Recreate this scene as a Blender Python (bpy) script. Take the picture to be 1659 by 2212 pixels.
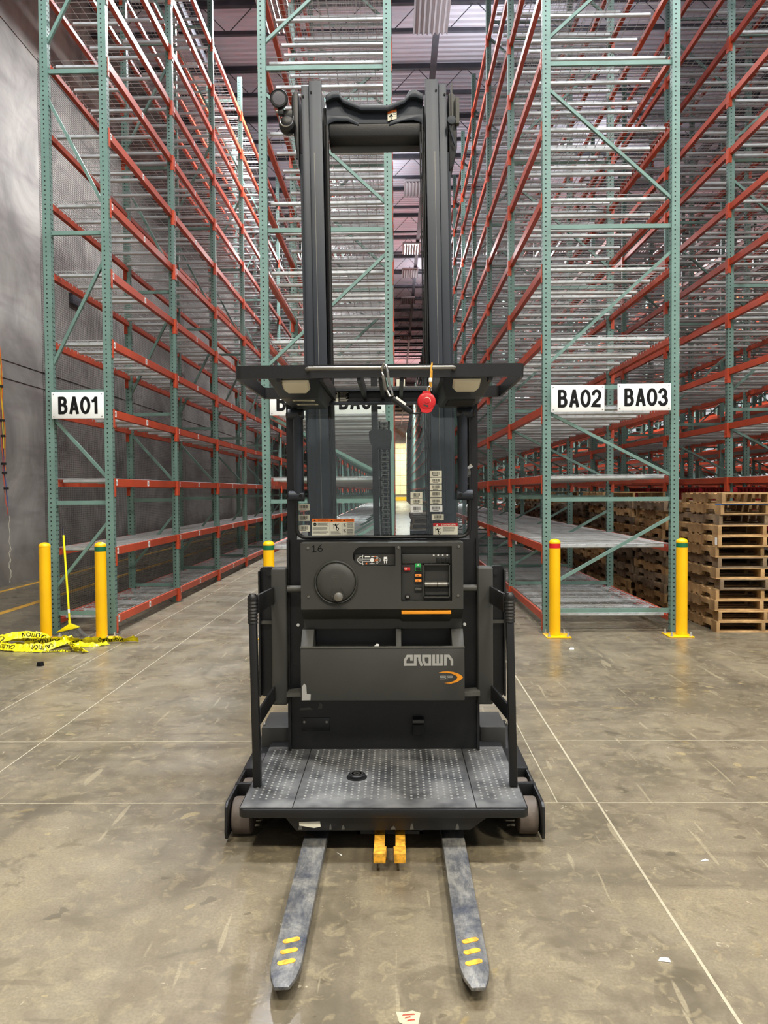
import bpy, bmesh, math, random
from math import radians, sin, cos, pi, sqrt
from mathutils import Vector, Matrix
random.seed(7)
sc = bpy.context.scene
C = sc.collection
for o in list(bpy.data.objects):
    bpy.data.objects.remove(o)

# ------------------------------------------------------------------ camera
cam_d = bpy.data.cameras.new('camera')
cam = bpy.data.objects.new('camera', cam_d); C.objects.link(cam)
cam_d.sensor_fit = 'AUTO'; cam_d.sensor_width = 36.0
cam_d.lens = 1660.0 / 2212.0 * 36.0
cam_d.clip_start = 0.05; cam_d.clip_end = 400
cam.matrix_world = (Matrix.Translation((0, 0, 1.57)) @ Matrix.Rotation(radians(0.88), 4, 'Z')
                    @ Matrix.Rotation(radians(90 - 1.59), 4, 'X') @ Matrix.Rotation(-0.0070, 4, 'Z'))
sc.camera = cam

# ------------------------------------------------------------------ world, lamps, exposure
w = bpy.data.worlds.new('world'); sc.world = w; w.use_nodes = True
bg = w.node_tree.nodes['Background']
bg.inputs[0].default_value = (0.95, 0.97, 1.0, 1); bg.inputs[1].default_value = 0.34
sc.view_settings.view_transform = 'Standard'; sc.view_settings.look = 'None'
sc.view_settings.gamma = 1; sc.view_settings.use_curve_mapping = False
sc.view_settings.exposure = 0.93
sc.cycles.use_denoising = True
sc.cycles.use_adaptive_sampling = True; sc.cycles.adaptive_threshold = 0.06; sc.cycles.adaptive_min_samples = 12
sc.cycles.max_bounces = 4; sc.cycles.diffuse_bounces = 2; sc.cycles.glossy_bounces = 2
sc.cycles.transparent_max_bounces = 12; sc.cycles.transmission_bounces = 4
sc.cycles.sample_clamp_indirect = 4.0; sc.cycles.sample_clamp_direct = 0
sc.cycles.caustics_reflective = False; sc.cycles.caustics_refractive = False

def lamp(name, loc, power, col=(1, 0.93, 0.82), sx=1.2, sy=0.5, spread=160, up=False):
    d = bpy.data.lights.new(name, 'AREA'); d.shape = 'RECTANGLE'; d.size = sx; d.size_y = sy
    d.energy = power; d.color = col; d.spread = radians(spread)
    o = bpy.data.objects.new(name, d); C.objects.link(o); o.location = loc
    if up: o.rotation_euler = (pi, 0, 0)
    return o
WARM = (1.0, 0.92, 0.78); COOL = (0.95, 0.97, 1.0)
# high-bay rows over the cross aisle, above and behind the photographer
for X in (-2.4, 1.6, 6.0):
    lamp('cross_aisle_lamp', (X, 5.2, 11.2), 340, COOL, 1.4, 1.4)
    lamp('cross_aisle_lamp', (X, -4.0, 11.2), 420, WARM, 1.4, 1.4)
lamp('cross_aisle_lamp', (13.0, 0.0, 11.2), 600, WARM, 1.4, 1.4)
AISLE_X = (-2.28, 0.79, 3.87, 6.93, 10.0, 13.06)
lamp('aisle_lamp', (-2.28, 16.0, 11.2), 900, COOL, 0.6, 1.2)
for X in AISLE_X:
    lamp('aisle_lamp', (X, 31.4, 11.2), 900, COOL, 0.6, 1.2)
for X in (-2.28, 0.79, 6.93):
    lamp('aisle_lamp', (X, 62.0, 11.2), 1500, COOL, 0.6, 1.2)
# added upward fill above the racks, without fixtures, to brighten the roof deck
for X, Y in ((-.74, 10), (5.4, 10), (2.34, 16), (-.74, 24), (5.4, 24), (2.34, 36)):
    lamp('roof_fill', (X, Y, 10.5), 78, COOL, 3.0, 3.0, 180, True)
lamp('dock_lamp', (0.6, 113.0, 10.8), 3500, (1, .93, .72), 3, 3)

# ------------------------------------------------------------------ materials
def lin(c):
    return tuple(((x / 255.0) / 12.92 if x / 255.0 <= 0.04045 else ((x / 255.0 + 0.055) / 1.055) ** 2.4) for x in c) + (1,)
MATS = {}
def mat(name, col, rough=0.5, metal=0.0, var=0.12, scale=6.0, bump=0.0, bscale=60.0, col2=None, rnd=0.0, spec=0.5, alpha=None):
    m = bpy.data.materials.new(name); m.use_nodes = True
    nt = m.node_tree; N = nt.nodes; L = nt.links
    b = N['Principled BSDF']
    b.inputs['Roughness'].default_value = rough; b.inputs['Metallic'].default_value = metal
    b.inputs['Specular IOR Level'].default_value = spec
    tc = N.new('ShaderNodeTexCoord'); no = N.new('ShaderNodeTexNoise')
    no.inputs['Scale'].default_value = scale; no.inputs['Detail'].default_value = 2
    L.new(tc.outputs['Object'], no.inputs['Vector'])
    rp = N.new('ShaderNodeValToRGB')
    c1 = lin(col)
    c0 = tuple(x * (1 - var) for x in c1[:3]) + (1,)
    c2 = lin(col2) if col2 else tuple(min(1, x * (1 + var)) for x in c1[:3]) + (1,)
    rp.color_ramp.elements[0].position = 0.33; rp.color_ramp.elements[1].position = 0.67
    rp.color_ramp.elements[0].color = c0; rp.color_ramp.elements[1].color = c2
    L.new(no.outputs['Fac'], rp.inputs['Fac'])
    out = rp.outputs['Color']
    if rnd:
        oi = N.new('ShaderNodeObjectInfo'); mr = N.new('ShaderNodeMapRange')
        mr.inputs['To Min'].default_value = 1 - rnd; mr.inputs['To Max'].default_value = 1 + rnd
        L.new(oi.outputs['Random'], mr.inputs['Value'])
        mx = N.new('ShaderNodeMix'); mx.data_type = 'RGBA'; mx.blend_type = 'MULTIPLY'; mx.inputs[0].default_value = 1
        L.new(out, mx.inputs[6]); L.new(mr.outputs['Result'], mx.inputs[7]); out = mx.outputs[2]
    L.new(out, b.inputs['Base Color'])
    if bump:
        n2 = N.new('ShaderNodeTexNoise'); n2.inputs['Scale'].default_value = bscale; n2.inputs['Detail'].default_value = 1
        L.new(tc.outputs['Object'], n2.inputs['Vector'])
        bp = N.new('ShaderNodeBump'); bp.inputs['Strength'].default_value = bump; bp.inputs['Distance'].default_value = 0.01
        L.new(n2.outputs['Fac'], bp.inputs['Height']); L.new(bp.outputs['Normal'], b.inputs['Normal'])
    MATS[name] = m
    return m
def emis(name, col, s):
    m = bpy.data.materials.new(name); m.use_nodes = True
    b = m.node_tree.nodes['Principled BSDF']
    b.inputs['Base Color'].default_value = col + (1,); b.inputs['Emission Color'].default_value = col + (1,)
    b.inputs['Emission Strength'].default_value = s
    MATS[name] = m; return m
mat('green', (100, 128, 119), 0.42, 0.0, 0.10, 4, rnd=.06)
mat('hole', (14, 17, 17), 0.8)
mat('orange', (182, 70, 40), 0.42, 0.0, 0.10, 3, rnd=.07)
mat('galv', (176, 178, 177), 0.38, 0.2, 0.12, 9)
mat('black', (17, 18, 20), 0.42, 0.0, 0.18, 5, bump=.05, bscale=220)
mat('mastgrey', (46, 52, 61), 0.42, 0.25, 0.08, 3)
mat('grey', (54, 55, 52), 0.55, 0.0, 0.06, 5, bump=.10, bscale=500)
mat('greylight', (78, 78, 74), 0.5, 0.0, 0.06, 5)
mat('greydark', (44, 44, 42), 0.6, 0.0, 0.08, 5)
mat('rubber', (60, 62, 66), 0.72, 0.0, 0.35, 7, bump=.15, bscale=160, col2=(104, 105, 106))
mat('stud', (128, 130, 128), 0.6, 0.0, 0.2, 9)
mat('forksteel', (62, 66, 76), 0.48, 0.35, 0.2, 14, bump=.08, bscale=90)
mat('yellow', (240, 184, 4), 0.38, 0.0, 0.06, 3)
mat('tape', (247, 232, 22), 0.35, 0.0, 0.05, 9)
mat('tapeyellow', (214, 156, 44), 0.65, 0.0, 0.35, 45)
mat('bandgreen', (12, 96, 62), 0.4); mat('bandred', (196, 24, 28), 0.4)
mat('white', (236, 238, 236), 0.4, 0, .02); mat('paper', (226, 224, 205), 0.5, 0, .04)
mat('ink', (12, 12, 13), 0.7, 0, .02, spec=.2); mat('signorange', (238, 118, 34), 0.45, 0, .03)
mat('red', (196, 34, 40), 0.35, 0, .06); mat('redbin', (150, 20, 32), 0.4, 0, .12)
mat('chrome', (190, 190, 188), 0.22, 1.0, .06); mat('steel', (140, 138, 132), 0.38, 0.9, .12, 12); mat('deckwhite', (176, 179, 180), 0.4, 0.15, .06, 9)
mat('tyre', (92, 82, 74), 0.6, 0, .2, 8, bump=.1, bscale=70)
mat('net', (22, 22, 24), 0.7); mat('bristle', (120, 120, 118), 0.8, 0, .3, 40)
mat('lens', (104, 104, 112), 0.3, 0, .04); mat('glow_lens', (228, 224, 205), 0.25, 0, .05)
mat('darksteel', (62, 62, 70), 0.6, 0.2, .15, 4)
mat('deckmetal', (196, 194, 206), 0.55, 0.1, .10, .35)
mat('cream', (236, 224, 182), 0.5, 0, .08, 1.2)
mat('logosilver', (168, 169, 166), 0.4, .2, .04)
mat('greenbtn', (34, 150, 74), 0.4); mat('orangebtn', (245, 150, 66), 0.35, 0, .05)
mat('amber', (232, 150, 34), 0.35, 0, .05)
mat('wood', (158, 122, 78), 0.75, 0, .30, 5, bump=.25, bscale=40, col2=(184, 150, 102), rnd=.28)
mat('woodold', (108, 90, 70), 0.8, 0, .35, 5, bump=.3, bscale=40, col2=(134, 114, 88), rnd=.30)
mat('bluepaint', (72, 108, 168), 0.6, 0, .15)
mat('wrap', (205, 208, 210), 0.15, .7, .2, 40)
for nm, c in (('wire_orange', (232, 120, 40)), ('wire_yellow', (226, 200, 60)), ('wire_blue', (84, 96, 150)), ('wire_green', (60, 120, 110)), ('wire_red', (206, 96, 76))):
    mat(nm, c, .5)
emis('tube_on', (1.0, 1.0, 1.0), 40.0)
mat('tube_off', (150, 142, 142), .3, 0, .05); mat('fixture', (126, 120, 122), .5, 0, .06)
# glass: clear pane with a mirror film from the Fresnel term
g = bpy.data.materials.new('glass'); g.use_nodes = True; nt = g.node_tree; nt.nodes.clear()
o_ = nt.nodes.new('ShaderNodeOutputMaterial'); mx = nt.nodes.new('ShaderNodeMixShader'); tr = nt.nodes.new('ShaderNodeBsdfTransparent')
gl = nt.nodes.new('ShaderNodeBsdfGlossy'); fr = nt.nodes.new('ShaderNodeFresnel'); fr.inputs[0].default_value = 1.5
gl.inputs['Roughness'].default_value = 0.02; tr.inputs[0].default_value = (.90, .94, .92, 1)
nt.links.new(fr.outputs[0], mx.inputs[0]); nt.links.new(tr.outputs[0], mx.inputs[1]); nt.links.new(gl.outputs[0], mx.inputs[2]); nt.links.new(mx.outputs[0], o_.inputs[0])
MATS['glass'] = g

def node_chain(m):
    m.use_nodes = True
    return m.node_tree.nodes, m.node_tree.links, m.node_tree.nodes['Principled BSDF']
def mixrgb(N, L, fac, a, b, mode='MIX'):
    x = N.new('ShaderNodeMix'); x.data_type = 'RGBA'; x.blend_type = mode
    if hasattr(fac, 'node'): L.new(fac, x.inputs[0])
    else: x.inputs[0].default_value = fac
    for i, q in ((6, a), (7, b)):
        if hasattr(q, 'node'): L.new(q, x.inputs[i])
        else: x.inputs[i].default_value = q
    return x.outputs[2]
def ramp(N, L, src, stops):
    r = N.new('ShaderNodeValToRGB'); e = r.color_ramp.elements
    e[0].position, e[0].color = stops[0]; e[1].position, e[1].color = stops[-1]
    for p, c in stops[1:-1]:
        q = e.new(p); q.color = c
    L.new(src, r.inputs['Fac']); return r.outputs['Color']
def noise(N, L, vec, scale, detail=5, rough=.55, dist=0, mscale=None, rot=0):
    if mscale:
        mp = N.new('ShaderNodeMapping'); mp.inputs['Scale'].default_value = mscale; mp.inputs['Rotation'].default_value = (0, 0, rot)
        L.new(vec, mp.inputs['Vector']); vec = mp.outputs[0]
    n = N.new('ShaderNodeTexNoise'); n.inputs['Scale'].default_value = scale; n.inputs['Detail'].default_value = detail
    n.inputs['Roughness'].default_value = rough; n.inputs['Distortion'].default_value = dist
    L.new(vec, n.inputs['Vector']); return n.outputs['Fac']
W1 = (1, 1, 1, 1); K0 = (0, 0, 0, 1)
# polished, worn concrete
m = bpy.data.materials.new('floor_concrete'); N, L, B = node_chain(m); MATS['floor'] = m
tc = N.new('ShaderNodeTexCoord'); V = tc.outputs['Object']
base = ramp(N, L, noise(N, L, V, 1.1, 5, .62, .6), [(.30, lin((86, 79, 64))), (.5, lin((111, 102, 85))), (.70, lin((133, 123, 100)))])
base = mixrgb(N, L, ramp(N, L, noise(N, L, V, 5.5, 3, .7), [(.40, K0), (.66, (.55, .55, .55, 1))]), base, lin((136, 127, 106)))
base = mixrgb(N, L, ramp(N, L, noise(N, L, V, .55, 4, .6, 1.0), [(.50, K0), (.68, (.65, .65, .65, 1))]), base, lin((84, 78, 64)))
base = mixrgb(N, L, ramp(N, L, noise(N, L, V, 1.0, 3, .6, .0, (2.6, .30, 1), .45), [(.57, K0), (.64, (.5, .5, .5, 1))]), base, lin((79, 73, 62)))
base = mixrgb(N, L, ramp(N, L, noise(N, L, V, 1.0, 3, .6, .0, (.22, 2.2, 1), .12), [(.60, K0), (.66, (.45, .45, .45, 1))]), base, lin((78, 72, 62)))
base = mixrgb(N, L, ramp(N, L, noise(N, L, V, 2.3, 3, .6, 1.5), [(.665, K0), (.70, (.6, .6, .6, 1))]), base, lin((140, 122, 80)))
def spots(scale, thr, seedoff, amount, col, base, lo=.55):
    mp = N.new('ShaderNodeMapping'); mp.inputs['Location'].default_value = (seedoff, seedoff * .7, 0); L.new(V, mp.inputs['Vector'])
    nz = N.new('ShaderNodeTexNoise'); nz.inputs['Scale'].default_value = scale * 2.2; nz.inputs['Detail'].default_value = 1; L.new(mp.outputs[0], nz.inputs['Vector'])
    ad = mixrgb(N, L, .12, mp.outputs[0], nz.outputs['Color'])
    v = N.new('ShaderNodeTexVoronoi'); v.inputs['Scale'].default_value = scale; L.new(ad, v.inputs['Vector'])
    # only some cells carry a spot, each of its own size
    sep = N.new('ShaderNodeSeparateColor'); L.new(v.outputs['Color'], sep.inputs[0])
    mr = N.new('ShaderNodeMapRange'); mr.inputs[1].default_value = lo; mr.inputs[2].default_value = 1; mr.inputs[3].default_value = 0; mr.inputs[4].default_value = thr
    L.new(sep.outputs[0], mr.inputs[0])
    lt = N.new('ShaderNodeMath'); lt.operation = 'LESS_THAN'; L.new(v.outputs['Distance'], lt.inputs[0]); L.new(mr.outputs[0], lt.inputs[1])
    ml = N.new('ShaderNodeMath'); ml.operation = 'MULTIPLY'; ml.inputs[1].default_value = amount; L.new(lt.outputs[0], ml.inputs[0])
    return mixrgb(N, L, ml.outputs[0], base, col)
base = mixrgb(N, L, ramp(N, L, noise(N, L, V, 3.4, 3, .7, .9), [(.54, K0), (.62, (.5, .5, .5, 1))]), base, lin((80, 73, 58)))
base = mixrgb(N, L, ramp(N, L, noise(N, L, V, 14, 2, .7, .6), [(.56, K0), (.64, (.45, .45, .45, 1))]), base, lin((144, 133, 105)))
base = spots(4.2, .15, 3.1, .6, lin((159, 144, 105)), base, .60)
base = spots(6.5, .20, 8.7, .55, lin((71, 65, 52)), base, .50)
base = spots(11.0, .15, 1.7, .7, lin((171, 162, 138)), base, .62)
base = spots(24.0, .16, 5.3, .6, lin((168, 159, 133)), base, .70)
for sc_, rt in (((16, 1.2, 1), .9), ((11, 1.1, 1), -.55)):
    base = mixrgb(N, L, ramp(N, L, noise(N, L, V, 1.0, 2, .5, .0, sc_, rt), [(.685, K0), (.70, (.5, .5, .5, 1))]), base, lin((160, 150, 123)))
base = mixrgb(N, L, ramp(N, L, noise(N, L, V, 1.0, 2, .5, .0, (1.4, 9, 1), -.1), [(.675, K0), (.70, (.35, .35, .35, 1))]), base, lin((77, 69, 56)))
base = mixrgb(N, L, ramp(N, L, noise(N, L, V, 90, 1, .7), [(.35, (.35, .35, .35, 1)), (.62, K0)]), base, lin((89, 81, 67)))
L.new(base, B.inputs['Base Color'])
rr = ramp(N, L, noise(N, L, V, 2.0, 2, .6), [(.3, (.24, .24, .24, 1)), (.7, (.42, .42, .42, 1))]); L.new(rr, B.inputs['Roughness'])
B.inputs['Specular IOR Level'].default_value = .5
bp = N.new('ShaderNodeBump'); bp.inputs['Strength'].default_value = .05; bp.inputs['Distance'].default_value = .01
L.new(noise(N, L, V, 5, 2, .6, 0, (.6, 3, 1)), bp.inputs['Height']); L.new(bp.outputs[0], B.inputs['Normal'])
# grey tilt-up wall
m = bpy.data.materials.new('wall_concrete'); N, L, B = node_chain(m); MATS['wall'] = m
tc = N.new('ShaderNodeTexCoord'); V = tc.outputs['Object']
base = ramp(N, L, noise(N, L, V, .8, 4, .62, .8), [(.3, lin((112, 108, 104))), (.52, lin((140, 136, 130))), (.72, lin((162, 157, 150)))])
base = mixrgb(N, L, ramp(N, L, noise(N, L, V, .9, 3, .6, .0, (1, .5, 2.4)), [(.52, K0), (.68, (.6, .6, .6, 1))]), base, lin((110, 104, 103)))
L.new(base, B.inputs['Base Color']); B.inputs['Roughness'].default_value = .75
bp = N.new('ShaderNodeBump'); bp.inputs['Strength'].default_value = .2; bp.inputs['Distance'].default_value = .01
L.new(noise(N, L, V, 14, 2), bp.inputs['Height']); L.new(bp.outputs[0], B.inputs['Normal'])
# fork steel worn bare along its middle: pale rubbed wood dust
m = MATS['forksteel']; N, L, B = node_chain(m)
tc = N.new('ShaderNodeTexCoord'); V = tc.outputs['Object']
old = B.inputs['Base Color'].links[0].from_socket
wear = ramp(N, L, noise(N, L, V, 1.0, 7, .75, .4, (5, 4, 3)), [(.36, K0), (.60, (.9, .9, .9, 1))])
wear2 = ramp(N, L, noise(N, L, V, 40, 4, .8, 0, (1, .25, 1)), [(.34, (.25, .25, .25, 1)), (.58, W1)])
f = N.new('ShaderNodeMath'); f.operation = 'MULTIPLY'; L.new(wear, f.inputs[0]); L.new(wear2, f.inputs[1])
L.new(mixrgb(N, L, f.outputs[0], old, lin((150, 148, 140))), B.inputs['Base Color'])

# ------------------------------------------------------------------ mesh helpers
class G:
    def __init__(s): s.v = []; s.f = []; s.m = []
    def add(s, vs, fs, m=0):
        n = len(s.v); s.v += [tuple(p) for p in vs]
        for q in fs: s.f.append(tuple(i + n for i in q)); s.m.append(m)
        return s
    def box(s, x0, x1, y0, y1, z0, z1, m=0):
        return s.add([(x0, y0, z0), (x1, y0, z0), (x1, y1, z0), (x0, y1, z0), (x0, y0, z1), (x1, y0, z1), (x1, y1, z1), (x0, y1, z1)],
                     [(0, 3, 2, 1), (4, 5, 6, 7), (0, 1, 5, 4), (1, 2, 6, 5), (2, 3, 7, 6), (3, 0, 4, 7)], m)
    def bar(s, p, q, w, h, m=0, up=(0, 0, 1)):
        p = Vector(p); q = Vector(q); d = (q - p).normalized(); u = Vector(up)
        if abs(d.dot(u)) > .99: u = Vector((0, 1, 0))
        r = d.cross(u).normalized() * (w / 2); t = r.cross(d).normalized() * (h / 2)
        return s.add([p - r - t, p + r - t, p + r + t, p - r + t, q - r - t, q + r - t, q + r + t, q - r + t],
                     [(0, 1, 2, 3), (7, 6, 5, 4), (0, 4, 5, 1), (1, 5, 6, 2), (2, 6, 7, 3), (3, 7, 4, 0)], m)
    def prism(s, poly, axis, a, b, m=0):
        n = len(poly)
        def P(u, v, t): return {'x': (t, u, v), 'y': (u, t, v), 'z': (u, v, t)}[axis]
        vs = [P(u, v, a) for u, v in poly] + [P(u, v, b) for u, v in poly]
        fs = [tuple(range(n)), tuple(range(2 * n - 1, n - 1, -1))] + [(i, i + n, (i + 1) % n + n, (i + 1) % n) for i in range(n)]
        return s.add(vs, fs, m)
    def tube(s, pts, r, n=8, m=0, closed=False, caps=True):
        pts = [Vector(p) for p in pts]; k = len(pts); rings = []
        rs = r if isinstance(r, (list, tuple)) else [r] * k
        prev = None
        for i, p in enumerate(pts):
            if closed: d = pts[(i + 1) % k] - pts[i - 1]
            else: d = pts[min(i + 1, k - 1)] - pts[max(i - 1, 0)]
            d = d.normalized()
            if prev is None:
                u = Vector((0, 0, 1)) if abs(d.z) < .9 else Vector((1, 0, 0))
                u = (u - d * u.dot(d)).normalized()
            else: u = (prev - d * prev.dot(d)).normalized()
            prev = u; wv = d.cross(u)
            rings.append([p + (u * cos(2 * pi * j / n) + wv * sin(2 * pi * j / n)) * rs[i] for j in range(n)])
        vs = [q for R in rings for q in R]; fs = []
        for i in range(k if closed else k - 1):
            a = i * n; b = ((i + 1) % k) * n
            for j in range(n): fs.append((a + j, a + (j + 1) % n, b + (j + 1) % n, b + j))
        if not closed and caps:
            fs.append(tuple(range(n - 1, -1, -1))); fs.append(tuple((k - 1) * n + j for j in range(n)))
        return s.add(vs, fs, m)
    def cyl(s, p, q, r, n=16, m=0, r2=None):
        return s.tube([p, q], [r, r if r2 is None else r2], n, m)
    def lathe(s, c, axis, prof, n=24, m=0):
        # prof: (radius, offset along axis); c centre
        c = Vector(c); A = Vector(axis).normalized()
        u = Vector((0, 0, 1)) if abs(A.z) < .9 else Vector((1, 0, 0))
        u = (u - A * u.dot(A)).normalized(); wv = A.cross(u)
        vs = []; fs = []
        for r, t in prof:
            for j in range(n):
                vs.append(c + A * t + (u * cos(2 * pi * j / n) + wv * sin(2 * pi * j / n)) * r)
        for i in range(len(prof) - 1):
            for j in range(n):
                fs.append((i * n + j, i * n + (j + 1) % n, (i + 1) * n + (j + 1) % n, (i + 1) * n + j))
        if prof[0][0] > 1e-5: fs.append(tuple(range(n - 1, -1, -1)))
        if prof[-1][0] > 1e-5: fs.append(tuple((len(prof) - 1) * n + j for j in range(n)))
        return s.add(vs, fs, m)
    def mesh(s, name, mats, off=(0, 0, 0), bevel=0, smooth=True, seg=2):
        me = bpy.data.meshes.new(name)
        ox, oy, oz = off
        me.from_pydata([(a - ox, b - oy, c - oz) for a, b, c in s.v], [], s.f)
        me.polygons.foreach_set('material_index', s.m)
        for q in (mats if isinstance(mats, (list, tuple)) else [mats]): me.materials.append(MATS[q])
        bm = bmesh.new(); bm.from_mesh(me)
        if bevel:
            bmesh.ops.remove_doubles(bm, verts=bm.verts, dist=1e-5)
        bmesh.ops.recalc_face_normals(bm, faces=bm.faces)
        if bevel:
            es = [e for e in bm.edges if len(e.link_faces) == 2 and e.calc_face_angle(0) > .35]
            bmesh.ops.bevel(bm, geom=es, offset=bevel, offset_type='OFFSET', segments=seg, profile=.5, affect='EDGES', clamp_overlap=True)
        bm.to_mesh(me); bm.free()
        if smooth:
            me.polygons.foreach_set('use_smooth', [True] * len(me.polygons))
            me.set_sharp_from_angle(angle=radians(38))
        me.update()
        return me
def link(name, data, parent=None, loc=None):
    o = bpy.data.objects.new(name, data); C.objects.link(o)
    if parent: o.parent = parent
    if loc: o.location = loc
    return o
def tag(o, label=None, cat=None, group=None, kind=None):
    if label: o['label'] = label
    if cat: o['category'] = cat
    if group: o['group'] = group
    if kind: o['kind'] = kind
    return o
def thing(name, loc, label, cat, group=None):
    return tag(link(name, None, None, loc), label, cat, group)
# text as flat mesh; returns verts (u,v) and faces
TXT = {}
def text_geo(body, size=1.0, fat=0.0, sx=1.0):
    k = (body, size, fat, sx)
    if k in TXT: return TXT[k]
    cu = bpy.data.curves.new('t', 'FONT'); cu.body = body; cu.size = size; cu.offset = fat
    cu.align_x = 'CENTER'; cu.align_y = 'CENTER'; cu.resolution_u = 3
    ob = bpy.data.objects.new('t', cu); C.objects.link(ob)
    dg = bpy.context.evaluated_depsgraph_get()
    me = bpy.data.meshes.new_from_object(ob.evaluated_get(dg))
    vs = [(v.co.x * sx, v.co.y) for v in me.vertices]; fs = [tuple(p.vertices) for p in me.polygons]
    bpy.data.objects.remove(ob); bpy.data.meshes.remove(me); bpy.data.curves.remove(cu)
    if vs:
        cx = (min(v[0] for v in vs) + max(v[0] for v in vs)) / 2; cy = (min(v[1] for v in vs) + max(v[1] for v in vs)) / 2
        vs = [(a - cx, b - cy) for a, b in vs]
    TXT[k] = (vs, fs); return TXT[k]
def put_text(gm, body, x, y, z, width=None, height=None, fat=0.0, m=0, flip=False):
    """text standing in the XZ plane facing -Y, centred at x,z"""
    vs, fs = text_geo(body, 1.0, fat)
    w_ = max(v[0] for v in vs) - min(v[0] for v in vs); h_ = max(v[1] for v in vs) - min(v[1] for v in vs)
    sx = width / w_ if width else None; sz = height / h_ if height else None
    sx = sx or sz; sz = sz or sx
    gm.add([(x + a * sx, y, z + b * sz) for a, b in vs], fs, m)
def stroke(gm, pts, wd, y, m=0, closed=False, z0=0, x0=0, s=(1, 1), th=.0015):
    """a flat band of the given width along a polyline in XZ, mitred, with a little thickness"""
    P = []
    for a, b in pts:
        q = Vector((x0 + a * s[0], z0 + b * s[1]))
        if not P or (q - P[-1]).length > 1e-5: P.append(q)
    k = len(P); A = []; Bv = []
    for i in range(k):
        if closed: d0 = (P[i] - P[i - 1]).normalized(); d1 = (P[(i + 1) % k] - P[i]).normalized()
        else:
            d1 = (P[min(i + 1, k - 1)] - P[max(i, 0) if i < k - 1 else i - 1]).normalized()
            d0 = (P[i] - P[i - 1]).normalized() if i > 0 else d1
        n0 = Vector((-d0.y, d0.x)); n1 = Vector((-d1.y, d1.x)); nn = (n0 + n1)
        nn = nn.normalized() if nn.length > 1e-6 else n0
        kx = wd / 2 / max(.4, nn.dot(n0))
        A.append(P[i] + nn * kx); Bv.append(P[i] - nn * kx)
    for i in range(k if closed else k - 1):
        j = (i + 1) % k
        q = [A[i], A[j], Bv[j], Bv[i]]
        gm.add([(c.x, y - th, c.y) for c in q] + [(c.x, y, c.y) for c in q],
               [(0, 1, 2, 3), (0, 4, 5, 1), (2, 6, 7, 3), (1, 5, 6, 2), (3, 7, 4, 0)], m)

# ================================================================== SETTING
Y_FRONT, Y_BACK = -14.0, 121.0
XW = -6.6
fl = tag(link('floor', G().box(XW - .3, 36, Y_FRONT, Y_BACK + .3, -.2, 0).mesh('floor', 'floor', smooth=False)), kind='structure')
mat('joint', (160, 152, 130), .6, 0, .1, 30)
mat('linepaint', (196, 150, 52), .5, 0, .25, 4)
def joint(x0, x1, y0, y1, mt='joint', nm='floor_joint'):
    link(nm, G().box(x0, x1, y0, y1, -.01, .0012).mesh(nm, mt, smooth=False), fl)
for x, wd in ((1.0, .011), (-2.24, .007), (-2.86, .007)): joint(x - wd / 2, x + wd / 2, Y_FRONT, 60)
joint(.797, .803, 3.83, 40)
for y, wd in ((3.82, .009), (4.775, .006)): joint(XW, 30, y - wd / 2, y + wd / 2)
joint(-6.36, -6.26, 4, 110, 'linepaint', 'floor_line'); joint(-5.24, -5.12, 4, 110, 'linepaint', 'floor_line')
joint(-4.6, -.9, 12.0, 12.006)

wl = tag(link('wall_left', G().box(XW - .3, XW - .02, Y_FRONT, Y_BACK, 0, 12.4).mesh('wall_left', 'wall', smooth=False)), kind='structure')
zs = [(0, 3.50), (3.525, 3.805), (3.83, 9.58), (9.605, 12.4)]
pm = {}
for i in range(18):
    y0 = Y_FRONT + 7.62 * i; y1 = min(y0 + 7.60, Y_BACK)
    if y0 >= Y_BACK: break
    for j, (a, b) in enumerate(zs):
        if j not in pm or y1 - y0 < 7.5:
            pm[j] = G().box(XW - .02, XW, 0, y1 - y0, a, b).mesh('wall_panel', 'wall', smooth=False)
        link('wall_panel', pm[j], wl, (0, y0, 0))
# far end wall with pale stacked panels over a yellow kerb
wb = tag(link('wall_back', G().box(XW, 36, Y_BACK, Y_BACK + .3, 0, 12.4).mesh('wall_back', 'wall', smooth=False)), kind='structure')
pz = [(.95, 2.35), (2.4, 3.6), (3.62, 3.9), (3.95, 5.1), (5.15, 6.25), (6.3, 7.4), (7.45, 8.2), (8.25, 8.95)]
for a, b in pz:
    for i in range(4):
        link('wall_panel', G().box(-2.2 + i * 1.5, -.73 + i * 1.5, Y_BACK - .12, Y_BACK, a, b).mesh('wall_panel', 'cream', smooth=False), wb)
link('kerb', G().box(-2.2, 3.8, Y_BACK - .3, Y_BACK, .0, .55).mesh('kerb', 'yellow', smooth=False), wb)

# ceiling: fluted deck, bar joists across, girders along
gm = G(); pit = .20; y = Y_FRONT; prof = []
while y < Y_BACK:
    prof += [(y, 12.25), (y + .07, 12.25), (y + .10, 12.29), (y + .17, 12.29)]; y += pit
n = len(prof)
gm.add([(XW, a, b) for a, b in prof] + [(36, a, b) for a, b in prof], [(i, i + 1, n + i + 1, n + i) for i in range(n - 1)])
gm.box(XW, 36, Y_FRONT, Y_BACK, 12.36, 12.5)
ce = tag(link('ceiling', gm.mesh('ceiling', 'deckmetal', smooth=False)), kind='structure')
gm = G(); gm.box(XW, 36, -.06, .06, 12.13, 12.25); gm.box(XW, 36, -.04, .04, 11.52, 11.60)
x = XW; k = 0
while x < 36:
    gm.bar((x, 0, 11.56 if k % 2 else 12.18), (x + .6, 0, 12.18 if k % 2 else 11.56), .016, .016); x += .6; k += 1
jm = gm.mesh('joist', 'darksteel', smooth=False)
y = 6.6
while y < Y_BACK - 1:
    link('joist', jm, ce, (0, y, 0)); y += 2.6 if y < 60 else 5.2
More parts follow.
